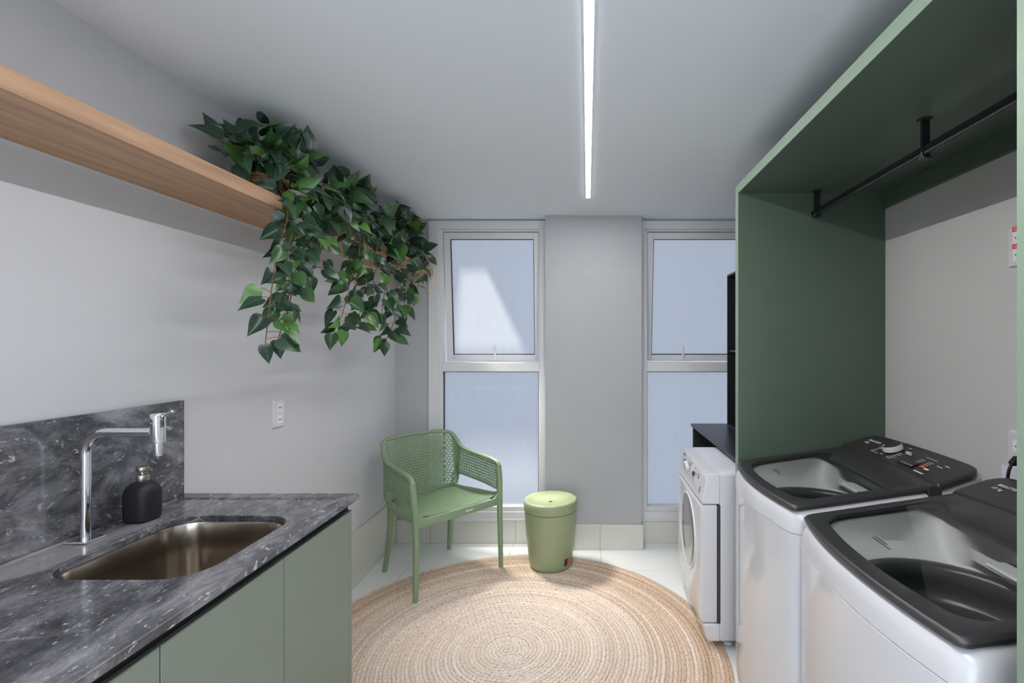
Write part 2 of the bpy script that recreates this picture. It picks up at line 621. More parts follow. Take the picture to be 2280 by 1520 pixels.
# window wall: pieces around the two openings (frames 0.07 deep), pier stands 0.104 proud
W1 = (-1.108, -0.285)
W2 = (0.367, 1.16)
wb = MB()
wb.box(XL, W1[0], YB, YB + .13, 0, ZC)
wb.box(W1[1], W2[0], YB - .104, YB + .13, 0, ZC)
wb.box(W2[1], XR, YB, YB + .13, 0, ZC)
wb.box(W1[0], W1[1], YB + .01, YB + .13, 0, 0.16)
wb.box(W2[0], W2[1], YB + .01, YB + .13, 0, 0.16)
struct(wb.build('wall_window_side', M_back))

# skirting of tiles
bl = struct(box('baseboard_left', XL + .001, XL + .004, 1.7, YB, 0, 0.305, M_grout))
for j in range(-3, 1):
    y0, y1 = max(3.02 + j * .605, 1.64), min(3.02 + (j + 1) * .605, YB)
    if y1 - y0 > .03:
        MB().box(XL + .003, XL + .012, y0 + .001, y1 - .001, 0.001, 0.31, 0.001).build('tile', M_basetile, bl)
bb = struct(box('baseboard_back', XL + .012, XR, YB - .003, YB - .001, 0, 0.155, M_grout))
def bt(x0, x1, y, h):
    MB().box(x0 + .001, x1 - .001, y - .011, y - .002, 0.001, h, 0.001).build('tile', M_basetile, bb)
for x0, x1 in ((XL + .012, -1.095), (-1.095, -0.5), (-0.5, -0.286)):
    bt(x0, x1, YB, 0.16)
yp = YB - .104
for x0, x1 in ((-0.285, 0.085), (0.085, 0.378)):
    bt(x0, x1, yp, 0.167)
for x0, x1 in ((0.38, 0.69), (0.69, XR)):
    bt(x0, x1, YB, 0.16)

# ------------------------------------------------------------------ windows
def window(idx, x0, x1, tilt, stop_dx, latch):
    w = struct(bpy.data.objects.new('window_%d' % idx, None))
    COL.objects.link(w)
    w.location = ((x0 + x1) / 2, YB, 0.16)
    ox, oz = w.location.x, w.location.z
    a, b = x0 - ox, x1 - ox
    ztop = 2.247 - oz
    L = 0.072                        # face width on the left, 0.05 on the right
    if idx == 2:
        L = 0.028
    R = 0.045
    def B(n, m, *q, bev=0.0015):
        mb = MB()
        for t in q:
            mb.box(*t, bev)
        return mb.build(n, m, w)
    # fixed outer frame with a stepped profile
    B('frame', M_frame, (a, a + L, -.012, .07, 0, ztop), (b - R, b, -.012, .07, 0, ztop),
      (a + L, b - R, -.012, .07, 2.19 - oz, ztop), (a + L, b - R, -.012, .07, 0, .06))
    B('frame_step', M_frame, (a + L, a + L + .022, .006, .07, .06, 2.19 - oz), (b - R - .012, b - R, .006, .07, .06, 2.19 - oz),
      (a + L + .022, b - R - .012, .006, .07, 2.176 - oz, 2.19 - oz), (a + L + .022, b - R - .012, .0, .07, .06, .092))
    ix0, ix1 = a + L + .022, b - R - .012
    B('transom', M_frame, (ix0, ix1, .0, .07, 1.196 - oz, 1.260 - oz))
    B('sill_bead', M_frame, (a, b, -.02, -.012, .0, .012))
    # lower fixed pane
    B('gasket', M_gasket, (ix0, ix0 + .005, .03, .05, .092, 1.196 - oz), (ix1 - .005, ix1, .03, .05, .092, 1.196 - oz),
      (ix0, ix1, .03, .05, 1.191 - oz, 1.196 - oz), bev=0)
    mesh_obj('lower_pane', [(ix0, .040, .092), (ix1, .040, .092), (ix1, .040, 1.196 - oz), (ix0, .040, 1.196 - oz)], [(0, 1, 2, 3)], M_frost, w)
    # top-hung sash, pushed out at the bottom
    sash = bpy.data.objects.new('opening_sash', None)
    COL.objects.link(sash)
    sash.parent = w
    sash.location = (0, .03, 2.172 - oz)
    sash.rotation_euler = (tilt, 0, 0)
    H = 0.905 / math.cos(tilt)
    s0, s1 = ix0 + .003, ix1 - .003
    mb = MB()
    fw = 0.045
    for t in ((s0, s0 + fw, -.015, .018, -H, 0), (s1 - fw + .012, s1, -.015, .018, -H, 0), (s0 + fw, s1 - fw + .012, -.015, .018, -.045, 0), (s0 + fw, s1 - fw + .012, -.015, .018, -H, -H + .045)):
        mb.box(*t, .002)
    mb.build('sash_frame', M_frame, sash)
    mb = MB()
    p0, p1 = s0 + fw, s1 - fw + .012
    for t in ((p0, p0 + .004, -.008, .01, -H + .045, -.045), (p1 - .004, p1, -.008, .01, -H + .045, -.045), (p0, p1, -.008, .01, -.049, -.045), (p0, p1, -.008, .01, -H + .045, -H + .049)):
        mb.box(*t)
    mb.build('sash_gasket', M_gasket, sash)
    mesh_obj('upper_pane', [(p0, .004, -H + .045), (p1, .004, -H + .045), (p1, .004, -.045), (p0, .004, -.045)], [(0, 1, 2, 3)], M_frost, sash)
    # handle: base plate with upright lever
    hb = MB()
    hx = stop_dx
    hb.box(hx - .045, hx + .045, -.026, -.014, -H + .006, -H + .022, .003)
    hb.sweep([(hx, -.03, -H + .012), (hx, -.036, -H + .06), (hx, -.034, -H + .118)], [.02, .015, .012], [.016, .012, .01], up=(0, 1, 0))
    hb.build('handle', M_frame, sash, smooth=True, sharp=40)
    if latch:
        B('catch', M_frame, (hx + .01, hx + .055, -.012, 0, 1.236 - oz, 1.25 - oz))
    return w
window(1, W1[0], W1[1], 0.10, 0.035, False)
window(2, W2[0], W2[1], 0.155, -0.07, True)

# unseen slab added outside to block the sun; its two gaps shape the patches
ZGOBO = 2.62
def up(x, y, z):
    t = ZGOBO - z
    return (x - 0.36 * t, y + 0.28 * t)
def sashy(z):
    return YB + .034 + (2.172 - z) * 0.10
h1 = [up(x, sashy(z), z) for x, z in ((-.90, 1.905), (-.715, 1.905), (-.44, 1.30), (-.965, 1.30))]
h2 = [up(x, YB + .04, z) for x, z in ((-.80, .62), (-.30, .62), (-.30, .25), (-1.0, .25))]
def sun_gobo():
    # a polygon with two holes, cut as quads between y strips: strip A holds gap 1, strip B gap 2
    x0, x1 = -2.7, 1.9
    ys = [YB + .14, min(h1[0][1], h1[1][1]), max(h1[2][1], h1[3][1]), min(h2[0][1], h2[1][1]), max(h2[2][1], h2[3][1]), 4.6]
    mb = MB()
    t = .03
    def slab(p):
        v = [(a, b, ZGOBO) for a, b in p] + [(a, b, ZGOBO + t) for a, b in p]
        n = len(p)
        f = [tuple(reversed(range(n))), tuple(range(n, 2 * n))] + [(i, (i + 1) % n, n + (i + 1) % n, n + i) for i in range(n)]
        mb.add(v, f)
    slab([(x0, ys[0]), (x1, ys[0]), (x1, ys[1]), (x0, ys[1])])
    def around(h, ya, yb):
        hl0, hr0, hr1, hl1 = h
        slab([(x0, ya), (hl0[0], ya), (hl1[0], yb), (x0, yb)])
        slab([(hr0[0], ya), (x1, ya), (x1, yb), (hr1[0], yb)])
    around(h1, ys[1], ys[2])
    slab([(x0, ys[2]), (x1, ys[2]), (x1, ys[3]), (x0, ys[3])])
    around(h2, ys[3], ys[4])
    slab([(x0, ys[4]), (x1, ys[4]), (x1, ys[5]), (x0, ys[5])])
    o = mb.build('trim_1', M_frame)
    return struct(o)
sun_gobo()

# ------------------------------------------------------------------ ceiling LED line
led = thing('linear_ceiling_light', 'long thin recessed white light line running down the middle of the ceiling', 'light', (0.004, 1.2, ZC))
yl0, yl1 = -1.0, 2.92
MB().box(-.0115, .0115, yl0 - 1.2, yl1 - 1.2, -.0018, 0.0).build('diffuser', M_lamp, led)
mb = MB()
mb.box(-.0145, -.0115, yl0 - 1.2, yl1 - 1.2, -.0012, .0)
mb.box(.0115, .0145, yl0 - 1.2, yl1 - 1.2, -.0012, .0)
mb.build('profile', M_frame, led)

# ------------------------------------------------------------------ wall shelf
shelf = thing('wall_shelf', 'long thick oak shelf high on the left wall', 'shelf', (XL, 1.5, 1.867))
MB().box(0.0, XL * -1 - 1.077, -2.1, YB - .002 - 1.5, 0, .045, .001).build('board', M_wood, shelf)
MB().box(0.0, .006, -2.1, YB - .002 - 1.5, -.004, .0).build('wall_seal', M_frame, shelf)

# ------------------------------------------------------------------ counter
ctop = thing('worktop', 'grey veined marble worktop with a cut-out sink, on the sage green base cabinet', 'worktop', (XL, 0.6, 0.88))
wx = XL
def W_(L):
    return [(x - wx, y - .6, z - .88) for x, y, z in L]
ox0, ox1, oy0, oy1 = XL + .002, -0.756, -0.7, 1.632
rx0, rx1, ry0, ry1 = XL + .03, -0.80, -0.6, 1.585
sx0, sx1, sy0, sy1 = -1.19, -0.84, 1.045, 1.432
loops = [rr(ox0 + .002, ox1 - .002, oy0, oy1 - .002, .003, .880),
         rr(ox0, ox1, oy0, oy1, .003, .882),
         rr(ox0, ox1, oy0, oy1, .003, .8985),
         rr(ox0 + .0015, ox1 - .0015, oy0, oy1 - .0015, .003, .900),
         rr(rx0, rx1, ry0, ry1, .03, .900),
         rr(rx0 + .003, rx1 - .003, ry0, ry1 - .003, .03, .8965),
         rr(sx0 - .002, sx1 + .002, sy0 - .002, sy1 + .002, .085, .8965),
         rr(sx0, sx1, sy0, sy1, .085, .8945),
         rr(sx0, sx1, sy0, sy1, .085, .880),
         rr(ox0 + .002, ox1 - .002, oy0, oy1 - .002, .003, .880)]
MB().loft([W_(L) for L in loops]).build('slab', M_marble, ctop)
MB().box(0.002, .02, -1.3, 1.617 - .6, .0205, .33, .001).build('backsplash', M_marble, ctop)

sink = thing('sink', 'stainless steel undermount sink bowl set in the marble worktop', 'sink', ((sx0 + sx1) / 2, (sy0 + sy1) / 2, 0.68))
cx_, cy_ = sink.location.x, sink.location.y
def S_(L):
    return [(x - cx_, y - cy_, z - .68) for x, y, z in L]
sl = []
e = .004
for z, i, r in ((.8795, -.02, .09), (.8795, e, .085), (.872, e + .002, .085), (.80, e + .006, .08), (.73, .012, .075), (.71, .018, .07), (.698, .032, .06), (.692, .06, .05)):
    sl.append(rr(sx0 + i, sx1 - i, sy0 + i, sy1 - i, r, z))
dc = circ_like(sl[-1], cx_, cy_, .045, .689)
sl.append(dc)
sl.append(circ_like(dc, cx_, cy_, .040, .682))
MB().loft([S_(L) for L in sl]).build('bowl', M_steel, sink, smooth=True, sharp=50)
MB().lathe([(.001, .004), (.03, .004), (.042, .001), (.042, -.004)], n=32).build('drain', M_chrome, sink, smooth=True, sharp=40)

# base cabinet
XD = -0.7755
cab = thing('base_cabinet', 'sage green base cabinet with flat doors under the marble worktop', 'cabinet', (XL, 0.6, 0))
def C_(n, m, x0, x1, y0, y1, z0, z1, bev=0.0008):
    return MB().box(x0 - XL, x1 - XL, y0 - .6, y1 - .6, z0, z1, bev).build(n, m, cab)
C_('end_panel', M_greend, XL + .002, XD - .0005, 1.602, 1.62, 0.012, 0.85)
C_('bottom_panel', M_greend, XL + .002, XD - .03, -.5, 1.60, 0.10, 0.118)
C_('kickplate', M_black, XD - .07, XD - .055, -.5, 1.60, 0.012, 0.10)
C_('handle_profile', M_darkgap, XD - .045, XD - .012, -.6, 1.618, 0.835, 0.8795)
for y0, y1 in ((1.2595, 1.6005), (.8945, 1.2565), (.5295, .8915), (.165, .5265), (-.2, .162), (-.56, -.203)):
    C_('door', M_greend, XD - .018, XD, y0, y1, 0.105, 0.85)

# faucet
fa = thing('faucet', 'chrome wall-side sink tap, square bend and drop outlet with pin lever', 'tap', (-1.275, 1.25, 0.8965))
mb = MB()
mb.box(-.028, .028, -.028, .028, 0, .006, .002)
mb.build('base_plate', M_chrome, fa)
R_ = .055
pts = [(0, 0, .004), (0, 0, .08), (0, 0, .16), (0, 0, .275 - R_)]
for k in range(1, 9):
    a = PI / 2 * k / 9
    pts.append((R_ - R_ * math.cos(a), 0, .275 - R_ + R_ * math.sin(a)))
pts += [(R_, 0, .275), (.10, 0, .275), (.17, 0, .275)]
MB().sweep(pts, .0215, .0215, up=(0, 1, 0), n=20, p=2).build('spout', M_chrome, fa, smooth=True, sharp=60)
xo = .183
prof = [(.001, .215), (.009, .215), (.0095, .217), (.0095, .249), (.0155, .250), (.016, .252), (.016, .300), (.015, .301), (.015, .303), (.016, .304), (.016, .320), (.015, .322), (.001, .322)]
MB().lathe(prof, (xo, 0, 0), 28).build('outlet_body', M_chrome, fa, smooth=True, sharp=35)
mb = MB().sweep([(xo + .012, -.002, .314), (xo + .043, -.008, .329)], .006, .006, n=10, p=2)
mb.lathe([(.0005, -.005), (.004, -.003), (.005, 0), (.004, .003), (.0005, .005)], (xo + .044, -.008, .3295), 12)
mb.build('lever', M_chrome, fa, smooth=True, sharp=40)

# soap dispenser
sd = thing('soap_dispenser', 'matt black rounded soap bottle with a metal pump behind the sink', 'soap dispenser', (-1.262, 1.395, 0.8966))
def sq(w, z, p=3.6, n=40, d=None):
    d = d or w
    L = []
    for j in range(n):
        a = 2 * PI * j / n
        c_, s_ = math.cos(a), math.sin(a)
        L.append((math.copysign(abs(c_) ** (2 / p), c_) * w, math.copysign(abs(s_) ** (2 / p), s_) * d, z))
    return L
MB().loft([sq(.030, 0), sq(.0335, .003), sq(.0355, .010), sq(.0365, .04), sq(.0365, .076), sq(.035, .088, 3.2), sq(.031, .098, 3), sq(.024, .106, 2.6), sq(.0155, .110, 2.2), sq(.015, .111, 2)], True, True).build('bottle', M_soap, sd, smooth=True, sharp=60)
MB().lathe([(.001, .109), (.0145, .109), (.015, .110), (.015, .128), (.0145, .129), (.005, .129), (.0045, .130), (.0045, .138), (.0135, .138), (.014, .139), (.014, .150), (.0135, .151), (.001, .151)], n=28).build('pump', M_nickel, sd, smooth=True, sharp=35)
MB().sweep([(.010, 0, .147), (.026, -.003, .147), (.031, -.004, .141)], [.007, .006, .005], [.006, .005, .005], n=10).build('nozzle', M_nickel, sd, smooth=True, sharp=50)

# left wall socket
def plate(name, label, y, z, wallx, side, w=.078, h=.12, red=False):
    t = thing(name, label, 'socket', (wallx, y, z))
    s = side
    hw, hh = w / 2, h / 2
    loops = []
    for xx, i in ((0, .0), (.004, .0), (.009, .003), (.0095, .006)):
        loops.append([(s * xx, q[0], q[1]) for q in [(p[0], p[1]) for p in rr(-hw + i, hw - i, -hh + i, hh - i, .006, 0)]])
    MB().loft(loops, False, True).build('cover_plate', M_whitep, t)
    for dz in (.026, -.026):
        L = [(-.016, dz - .020), (.016, dz - .020), (.019, dz), (.016, dz + .020), (-.016, dz + .020), (-.019, dz)]
        mb = MB()
        mb.box(s * .0095, s * .0105, -.018, .018, dz - .018, dz + .018, .0004)
        mod = mb.build('outlet', M_tubw, t)
        hx = [(s * .0108, .013 * math.cos(a) , dz + .008 * math.sin(a)) for a in [PI / 3 * k for k in range(6)]]
        mb = MB().add(hx, [tuple(range(6))])
        mb.build('outlet_face', M_frame, mod)
        mb = MB()
        for yy in (-.007, 0, .007):
            mb.box(s * .0109, s * .0113, yy - .0018, yy + .0018, dz - .0018, dz + .0018)
        mb.build('pin_holes', M_printd, mod)
        if red:
            MB().box(s * .0096, s * .0112, -.019, .019, dz + .0195, dz + .0335).build('red_mark', M_red, mod)
            text_obj('marking', '220V', .012, (s * .0114, .015, dz + .022), (PI / 2, 0, -PI / 2), M_print, t, .0002)
    return t
plate('wall_socket', 'white double socket on the left wall above the end of the marble worktop', 2.135, 1.092, XL, 1)
plate('wall_socket', 'white double socket with red marks high on the right wall beside the green panel', 1.478, 1.69, XR, -1, red=True)
plate('wall_socket', 'white socket low on the right wall, half hidden, with a black plug in it', 1.478, 1.06, XR, -1, h=.14)
# plug with cord
pg = thing('power_plug', 'black plug and cord hanging from the low socket behind the washers', 'cord', (XR - .012, 1.462, 1.045))
MB().sweep([(0, 0, 0), (-.018, 0, .002), (-.034, 0, -.006)], [.028, .026, .014], [.034, .03, .014], n=12).build('plug', M_cord, pg, smooth=True, sharp=50)
MB().sweep(catmull([(-.03, 0, -.004), (-.04, .0, -.03), (-.036, .01, -.08), (-.026, .018, -.14), (-.02, .01, -.24)], 5), .009, .009, up=(0, 1, 0), n=8, p=2).build('cord', M_cord, pg, smooth=True)
tg = box('paper_tag', XR - .012, XR - .010, 1.455, 1.535, .935, 1.02, M_cream)
tag(tg, 'small white paper tag sticking up behind the washers by the right wall', 'tag')

# ------------------------------------------------------------------ rug
def rug():
    R, w = 0.988, 0.0175
    cx, cy = -0.363, 2.228
    total = PI * R * R / w
    seg = 0.0055
    nseg = int(total / seg)
    s = (np.arange(nseg) + 0.5) * seg
    r = np.sqrt(s * w / PI)
    # angle along an Archimedean spiral r = w*th/2pi
    th = 2 * PI * r / w
    wob = 0.0015 * np.sin(th * 1.0 + 1) + 0.0012 * np.sin(3.3 * s)
    off = np.array([-.5, -.42, -.2, 0, .2, .42, .5])
    base = np.array([.002, .0065, .0105, .0085, .0105, .0065, .002])
    rng = np.random.RandomState(3)
    hn = np.interp(s, np.arange(0, total + 1, .07), rng.uniform(-.0012, .0016, len(np.arange(0, total + 1, .07))))
    V = np.zeros((nseg, 7, 3))
    UV = np.zeros((nseg, 7, 2))
    P = 0.022
    for k in range(7):
        rk = r + off[k] * w * 1.02 + wob
        ph = 2 * PI * s / P + (0 if off[k] < 0 else PI) + abs(off[k]) * 5.0
        z = base[k] + (0.0022 * np.sin(ph) * (1 if 0 < abs(off[k]) < .5 else .2) + hn * (k not in (0, 6)))
        rr_ = rk + 0.0009 * np.cos(ph) * (abs(off[k]) > .3)
        V[:, k, 0] = np.maximum(rr_ * np.cos(th), XL + .016 - cx)
        V[:, k, 1] = rr_ * np.sin(th)
        V[:, k, 2] = np.maximum(z, .001)
        UV[:, k, 0] = s
        UV[:, k, 1] = rk
    idx = np.arange(nseg * 7).reshape(nseg, 7)
    q = np.stack([idx[:-1, :-1], idx[1:, :-1], idx[1:, 1:], idx[:-1, 1:]], -1).reshape(-1, 4)[:, ::-1]
    me = bpy.data.meshes.new('round_rug')
    nv, nf = nseg * 7, len(q)
    me.vertices.add(nv)
    me.vertices.foreach_set('co', V.reshape(-1))
    me.loops.add(nf * 4)
    me.loops.foreach_set('vertex_index', q.reshape(-1).astype(np.int32))
    me.polygons.add(nf)
    me.polygons.foreach_set('loop_start', np.arange(nf, dtype=np.int32) * 4)
    me.polygons.foreach_set('loop_total', np.full(nf, 4, dtype=np.int32))
    me.update(calc_edges=True)
    uvl = me.uv_layers.new(name='UVMap')
    uvl.data.foreach_set('uv', UV.reshape(-1, 2)[q.reshape(-1)].reshape(-1).astype(np.float32))
    me.polygons.foreach_set('use_smooth', [True] * nf)
    me.materials.append(M_jute)
    root = thing('round_rug', 'round braided natural jute rug on the white tiled floor', 'rug', (cx, cy, 0))
    o = bpy.data.objects.new('braid', me)
    COL.objects.link(o)
    o.parent = root
    MB().lathe([(.0005, .0035), (R - .006, .0035), (R - .004, .001), (R - .004, 0.0006)], n=96).build('backing', M_jute, root)
    return root
rug()
RZ = 0.0105

# ------------------------------------------------------------------ chair
def perforated(nu, nv, fn, fx=.62, fy=.62, stagger=False, thick=.004, k=8):
    """sheet of nu x nv cells each with a hole; fn(s,t) -> point (s,t in 0..1)"""
    verts, faces = [], []
    for j in range(nv):
        sh = 0.5 if (stagger and j % 2) else 0.0
        cells = []
        if sh:
            cells = [(0, .5, False)] + [(i + .5, i + 1.5, True) for i in range(nu - 1)] + [(nu - .5, nu, False)]
        else:
            cells = [(i, i + 1, True) for i in range(nu)]
        for a, b, hole in cells:
            s0, s1, t0, t1 = a / nu, b / nu, j / nv, (j + 1) / nv
            base = len(verts)
            outer = [(s0, t0), ((s0 + s1) / 2, t0), (s1, t0), (s1, (t0 + t1) / 2), (s1, t1), ((s0 + s1) / 2, t1), (s0, t1), (s0, (t0 + t1) / 2)]
            if not hole:
                o4 = [outer[0], outer[2], outer[4], outer[6]]
                verts += [fn(*p) for p in o4]
                faces.append((base, base + 1, base + 2, base + 3))
                continue
            cx, cy = (s0 + s1) / 2, (t0 + t1) / 2
            hx, hy = (s1 - s0) / 2 * fx, (t1 - t0) / 2 * fy
            inner = [(cx - hx * .8, cy - hy * .8), (cx, cy - hy), (cx + hx * .8, cy - hy * .8), (cx + hx, cy), (cx + hx * .8, cy + hy * .8), (cx, cy + hy), (cx - hx * .8, cy + hy * .8), (cx - hx, cy)]
            verts += [fn(*p) for p in outer] + [fn(*p) for p in inner]
            for q in range(8):
                r_ = (q + 1) % 8
                faces.append((base + q, base + r_, base + 8 + r_, base + 8 + q))
    return verts, faces

def add_sheet(name, vf, m, parent, thick=.004):
    o = mesh_obj(name, vf[0], vf[1], m, parent)
    import bmesh
    bm = bmesh.new()
    bm.from_mesh(o.data)
    bmesh.ops.remove_doubles(bm, verts=bm.verts, dist=1e-5)
    bm.to_mesh(o.data)
    bm.free()
    md = o.modifiers.new('thickness', 'SOLIDIFY')
    md.thickness = thick
    md.offset = 0
    return o

ch = thing('armchair', 'green plastic armchair with perforated back and arms, on the edge of the round rug', 'chair', (-.908, 3.004, 0), math.atan2(.676, .737) + PI / 2 + PI)
# local axes: x' = r (width), y' = -f ... set from the measured directions
rvec, fvec = Vector((.676, .737, 0)), Vector((.737, -.676, 0))
Mx = Matrix((rvec, -fvec, Vector((0, 0, 1)))).transposed()
# x' = u, y' = -v  (right-handed)
ch.rotation_euler = Mx.to_euler()
def cp(u, v, z):
    return Vector((u, -v, z))
FZ = RZ
def leg(name, P, W, H, upv):
    MB().sweep(catmull(P, 6), [W[0] + (W[1] - W[0]) * i / ((len(P) - 1) * 6) for i in range((len(P) - 1) * 6 + 1)],
               [H[0] + (H[1] - H[0]) * i / ((len(P) - 1) * 6) for i in range((len(P) - 1) * 6 + 1)], up=upv, n=12, p=3.2).build(name, M_chair, ch, smooth=True, sharp=50)
for s in (-1, 1):
    fz = FZ
    leg('leg', [cp(s * .284, .244, fz), cp(s * .281, .243, .16), cp(s * .279, .24, .33), cp(s * .281, .236, .45), cp(s * .286, .226, .56), cp(s * .287, .212, .63)], (.026, .036), (.024, .034), (0, 1, 0))
    leg('leg', [cp(s * .223, -.246, .0 if s < 0 else .0), cp(s * .214, -.222, .14), cp(s * .209, -.203, .29), cp(s * .214, -.192, .40), cp(s * .228, -.19, .47), cp(s * .235, -.2, .53)], (.024, .036), (.024, .036), (0, 1, 0))
# top rim: from front post over the arm, up and across the back
half = [(.287, .222, .628), (.285, .205, .650), (.280, .16, .664), (.276, .08, .672), (.270, 0, .678), (.265, -.08, .686), (.261, -.135, .695), (.257, -.175, .718), (.250, -.205, .752), (.238, -.235, .782), (.205, -.262, .798), (.15, -.277, .803), (.07, -.284, .806)]
P = [cp(-u, v, z) for u, v, z in half] + [cp(0, -.286, .807)] + [cp(u, v, z) for u, v, z in reversed(half)]
C = catmull(P, 5)
MB().sweep(C, .030, .024, up=(0, 0, 1), n=12, p=2.4).build('rim', M_chair, ch, smooth=True, sharp=60)
# outer corner swell of the back (solid corner strips)
def backpt(u_, z):
    q = (z - .44) / .36
    hw = .212 + .022 * q
    u = u_ * hw
    v = -.185 - .088 * q + .022 * q * (1 - q) + .035 * (abs(u_) ** 3)
    return cp(u, v, z)
add_sheet('backrest', perforated(22, 20, lambda s, t: backpt(-1 + 2 * s, .455 + t * (.335 - .012 * abs(-1 + 2 * s) ** 4)), .60, .62, stagger=True), M_chair, ch)
for s in (-1, 1):
    def armpt(a, b, s=s):
        # a: front 0 -> rear 1 ; b: bottom 0 -> top 1
        v = .212 - a * .375
        u = .284 - .024 * a + .006 * math.sin(PI * a)
        zt = .650 + .035 * a
        zb = .500 + .030 * a
        return cp(s * (u - .012 * (1 - b)), v, zb + (zt - zb) * b)
    add_sheet('armrest', perforated(22, 9, armpt, .66, .66), M_chair, ch)
    # solid strip between arm and back, thick lower edge of the arm panel
    mb = MB()
    strip = [[armpt(1, b) for b in (0, .5, 1)], [cp(s * .252, -.195, z) for z in (.45, .60, .735)], [backpt(s * 1.0, z) for z in (.455, .61, .77)]]
    L = []
    for k in range(3):
        A_, B_, D_ = strip[0][k], strip[1][k], strip[2][k]
        L.append([A_, (A_ + B_) / 2 + cp(s * .004, 0, 0), B_, (B_ + D_) / 2, D_])
    vs, fs = [], []
    for row in L:
        vs += row
    for i in range(2):
        for j in range(4):
            fs.append((i * 5 + j, i * 5 + j + 1, (i + 1) * 5 + j + 1, (i + 1) * 5 + j))
    add_sheet('corner_strip', (vs, fs), M_chair, ch, .008)
    MB().sweep(catmull([cp(s * .280, .222, .49), armpt(0.05, 0) - Vector((0, 0, .004)), armpt(.3, 0), armpt(.65, 0), armpt(.97, 0), cp(s * .25, -.185, .515), cp(s * .238, -.190, .48)], 5), .014, .016, n=10).build('lower_rail', M_chair, ch, smooth=True, sharp=60)
# seat sheet
def seatpt(s, t):
    # s left-right, t rear(0)-front(1)
    v = -.185 + t * .41
    hw = .205 + .055 * t
    u = (-1 + 2 * s) * hw
    v += .022 * (1 - (2 * s - 1) ** 2) * max(0, t - .5) * 2
    z = .452 - .020 * math.sin(PI * min(1, t * 1.02)) - .012 * (1 - (2 * s - 1) ** 2) + .004 * t
    return cp(u, v, z)
add_sheet('seat', perforated(26, 24, seatpt, .40, .70), M_chair, ch)
# seat frame: front apron, side aprons, rear bar
fr = MB()
fp = catmull([cp(-.279, .236, .440), cp(-.24, .243, .424), cp(-.18, .250, .424), cp(0, .262, .428), cp(.18, .250, .424), cp(.24, .243, .424), cp(.279, .236, .440)], 5)
nh = len(fp)
hh = [.075 - .030 * min(1, min(i, nh - 1 - i) / 7) for i in range(nh)]
fr.sweep(fp, .016, hh, n=12, p=4)
for s in (-1, 1):
    sp_ = catmull([cp(s * .278, .236, .455), cp(s * .274, .17, .440), cp(s * .26, .0, .432), cp(s * .24, -.12, .428), cp(s * .225, -.19, .432)], 5)
    fr.sweep(sp_, .016, .05, n=12, p=4)
fr.sweep([cp(-.222, -.19, .448), cp(0, -.196, .444), cp(.222, -.19, .448)], .016, .04, n=12, p=4)
fr.build('seat_frame', M_chair, ch, smooth=True, sharp=50)
st = mesh_obj('sticker', [cp(.012, .2712, .424), cp(.062, .2690, .424), cp(.062, .2690, .432), cp(.012, .2712, .432)], [(0, 1, 2, 3)], M_cream, ch)

# ------------------------------------------------------------------ stool
sto = thing('stool', 'light green round plastic storage stool with lid, standing on the rug', 'stool', (-.231, 3.085, RZ))
MB().lathe([(.001, 0), (.118, 0), (.126, .003), (.131, .012), (.138, .06), (.148, .15), (.156, .24), (.161, .31), (.163, .345), (.160, .348), (.15, .348)], n=64).build('body', M_stool, sto, smooth=True, sharp=40)
MB().lathe([(.150, .348), (.163, .350), (.1665, .353), (.168, .37), (.1675, .396), (.165, .407), (.160, .4125), (.154, .4135), (.146, .4115), (.125, .404), (.09, .397), (.05, .393), (.014, .392), (.013, .391), (.013, .380)], n=64).build('lid', M_stool, sto, smooth=True, sharp=40)
MB().lathe([(.0005, .3805), (.0135, .3805)], n=24).build('finger_hole', M_darkgap, sto)
# sticker wrapped on the base
def wrap(a0, a1, z0, z1, r0, r1, n=6):
    v = []
    for i in range(n + 1):
        a = a0 + (a1 - a0) * i / n
        v += [(r0 * math.cos(a), r0 * math.sin(a), z0), (r1 * math.cos(a), r1 * math.sin(a), z1)]
    return v, [(2 * i, 2 * i + 2, 2 * i + 3, 2 * i + 1) for i in range(n)]
a_ = math.radians(-42)
st = mesh_obj('sticker', *wrap(a_ - .11, a_ + .15, .030, .075, .1355, .1412), M_blue, sto)
mesh_obj('sticker_band', *wrap(a_ + .04, a_ + .15, .030, .075, .1358, .1415), M_red, st)
mesh_obj('sticker_text', *wrap(a_ - .09, a_ + .02, .049, .056, .1362, .1382), M_cream, st)

# ------------------------------------------------------------------ green laundry surround
XF = 0.66
su = thing('laundry_surround', 'dark sage green cabinet surround with hanging space above the two washers', 'cabinet', (XF, 1.45, 0))
def G(n, m, x0, x1, y0, y1, z0, z1, bev=.0006):
    return MB().box(x0 - XF, x1 - XF, y0 - 1.45, y1 - 1.45, z0, z1, bev).build(n, m, su)
G('side_panel', M_green, XF, XR - .001, 2.152, 2.190, 0, 2.092)
G('side_panel', M_green, XF, XR - .001, .717, .755, 0, 2.092)
G('top_panel', M_green, XF, XR - .001, .7552, 2.1518, 2.053, 2.092)
G('back_rail', M_green, XR - .02, XR - .001, .7552, 2.1518, 1.983, 2.0528)
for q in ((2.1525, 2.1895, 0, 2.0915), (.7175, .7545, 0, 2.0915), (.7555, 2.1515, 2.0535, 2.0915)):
    G('edge_band', M_litedge, XF - .0012, XF + .0002, *q, bev=0)  # front strips with lamp light painted in as lighter sage
rail = thing('clothes_rail', 'black clothes rail hung on brackets under the green top panel', 'rail', (.985, 1.45, 1.96))
MB().box(-.006, .006, -.69, .7, -.015, .015, .004).build('rail_bar', M_blackm, rail)
MB().box(-.0075, -.0055, -.69, .7, -.004, .004).build('groove', M_darkgap, rail)
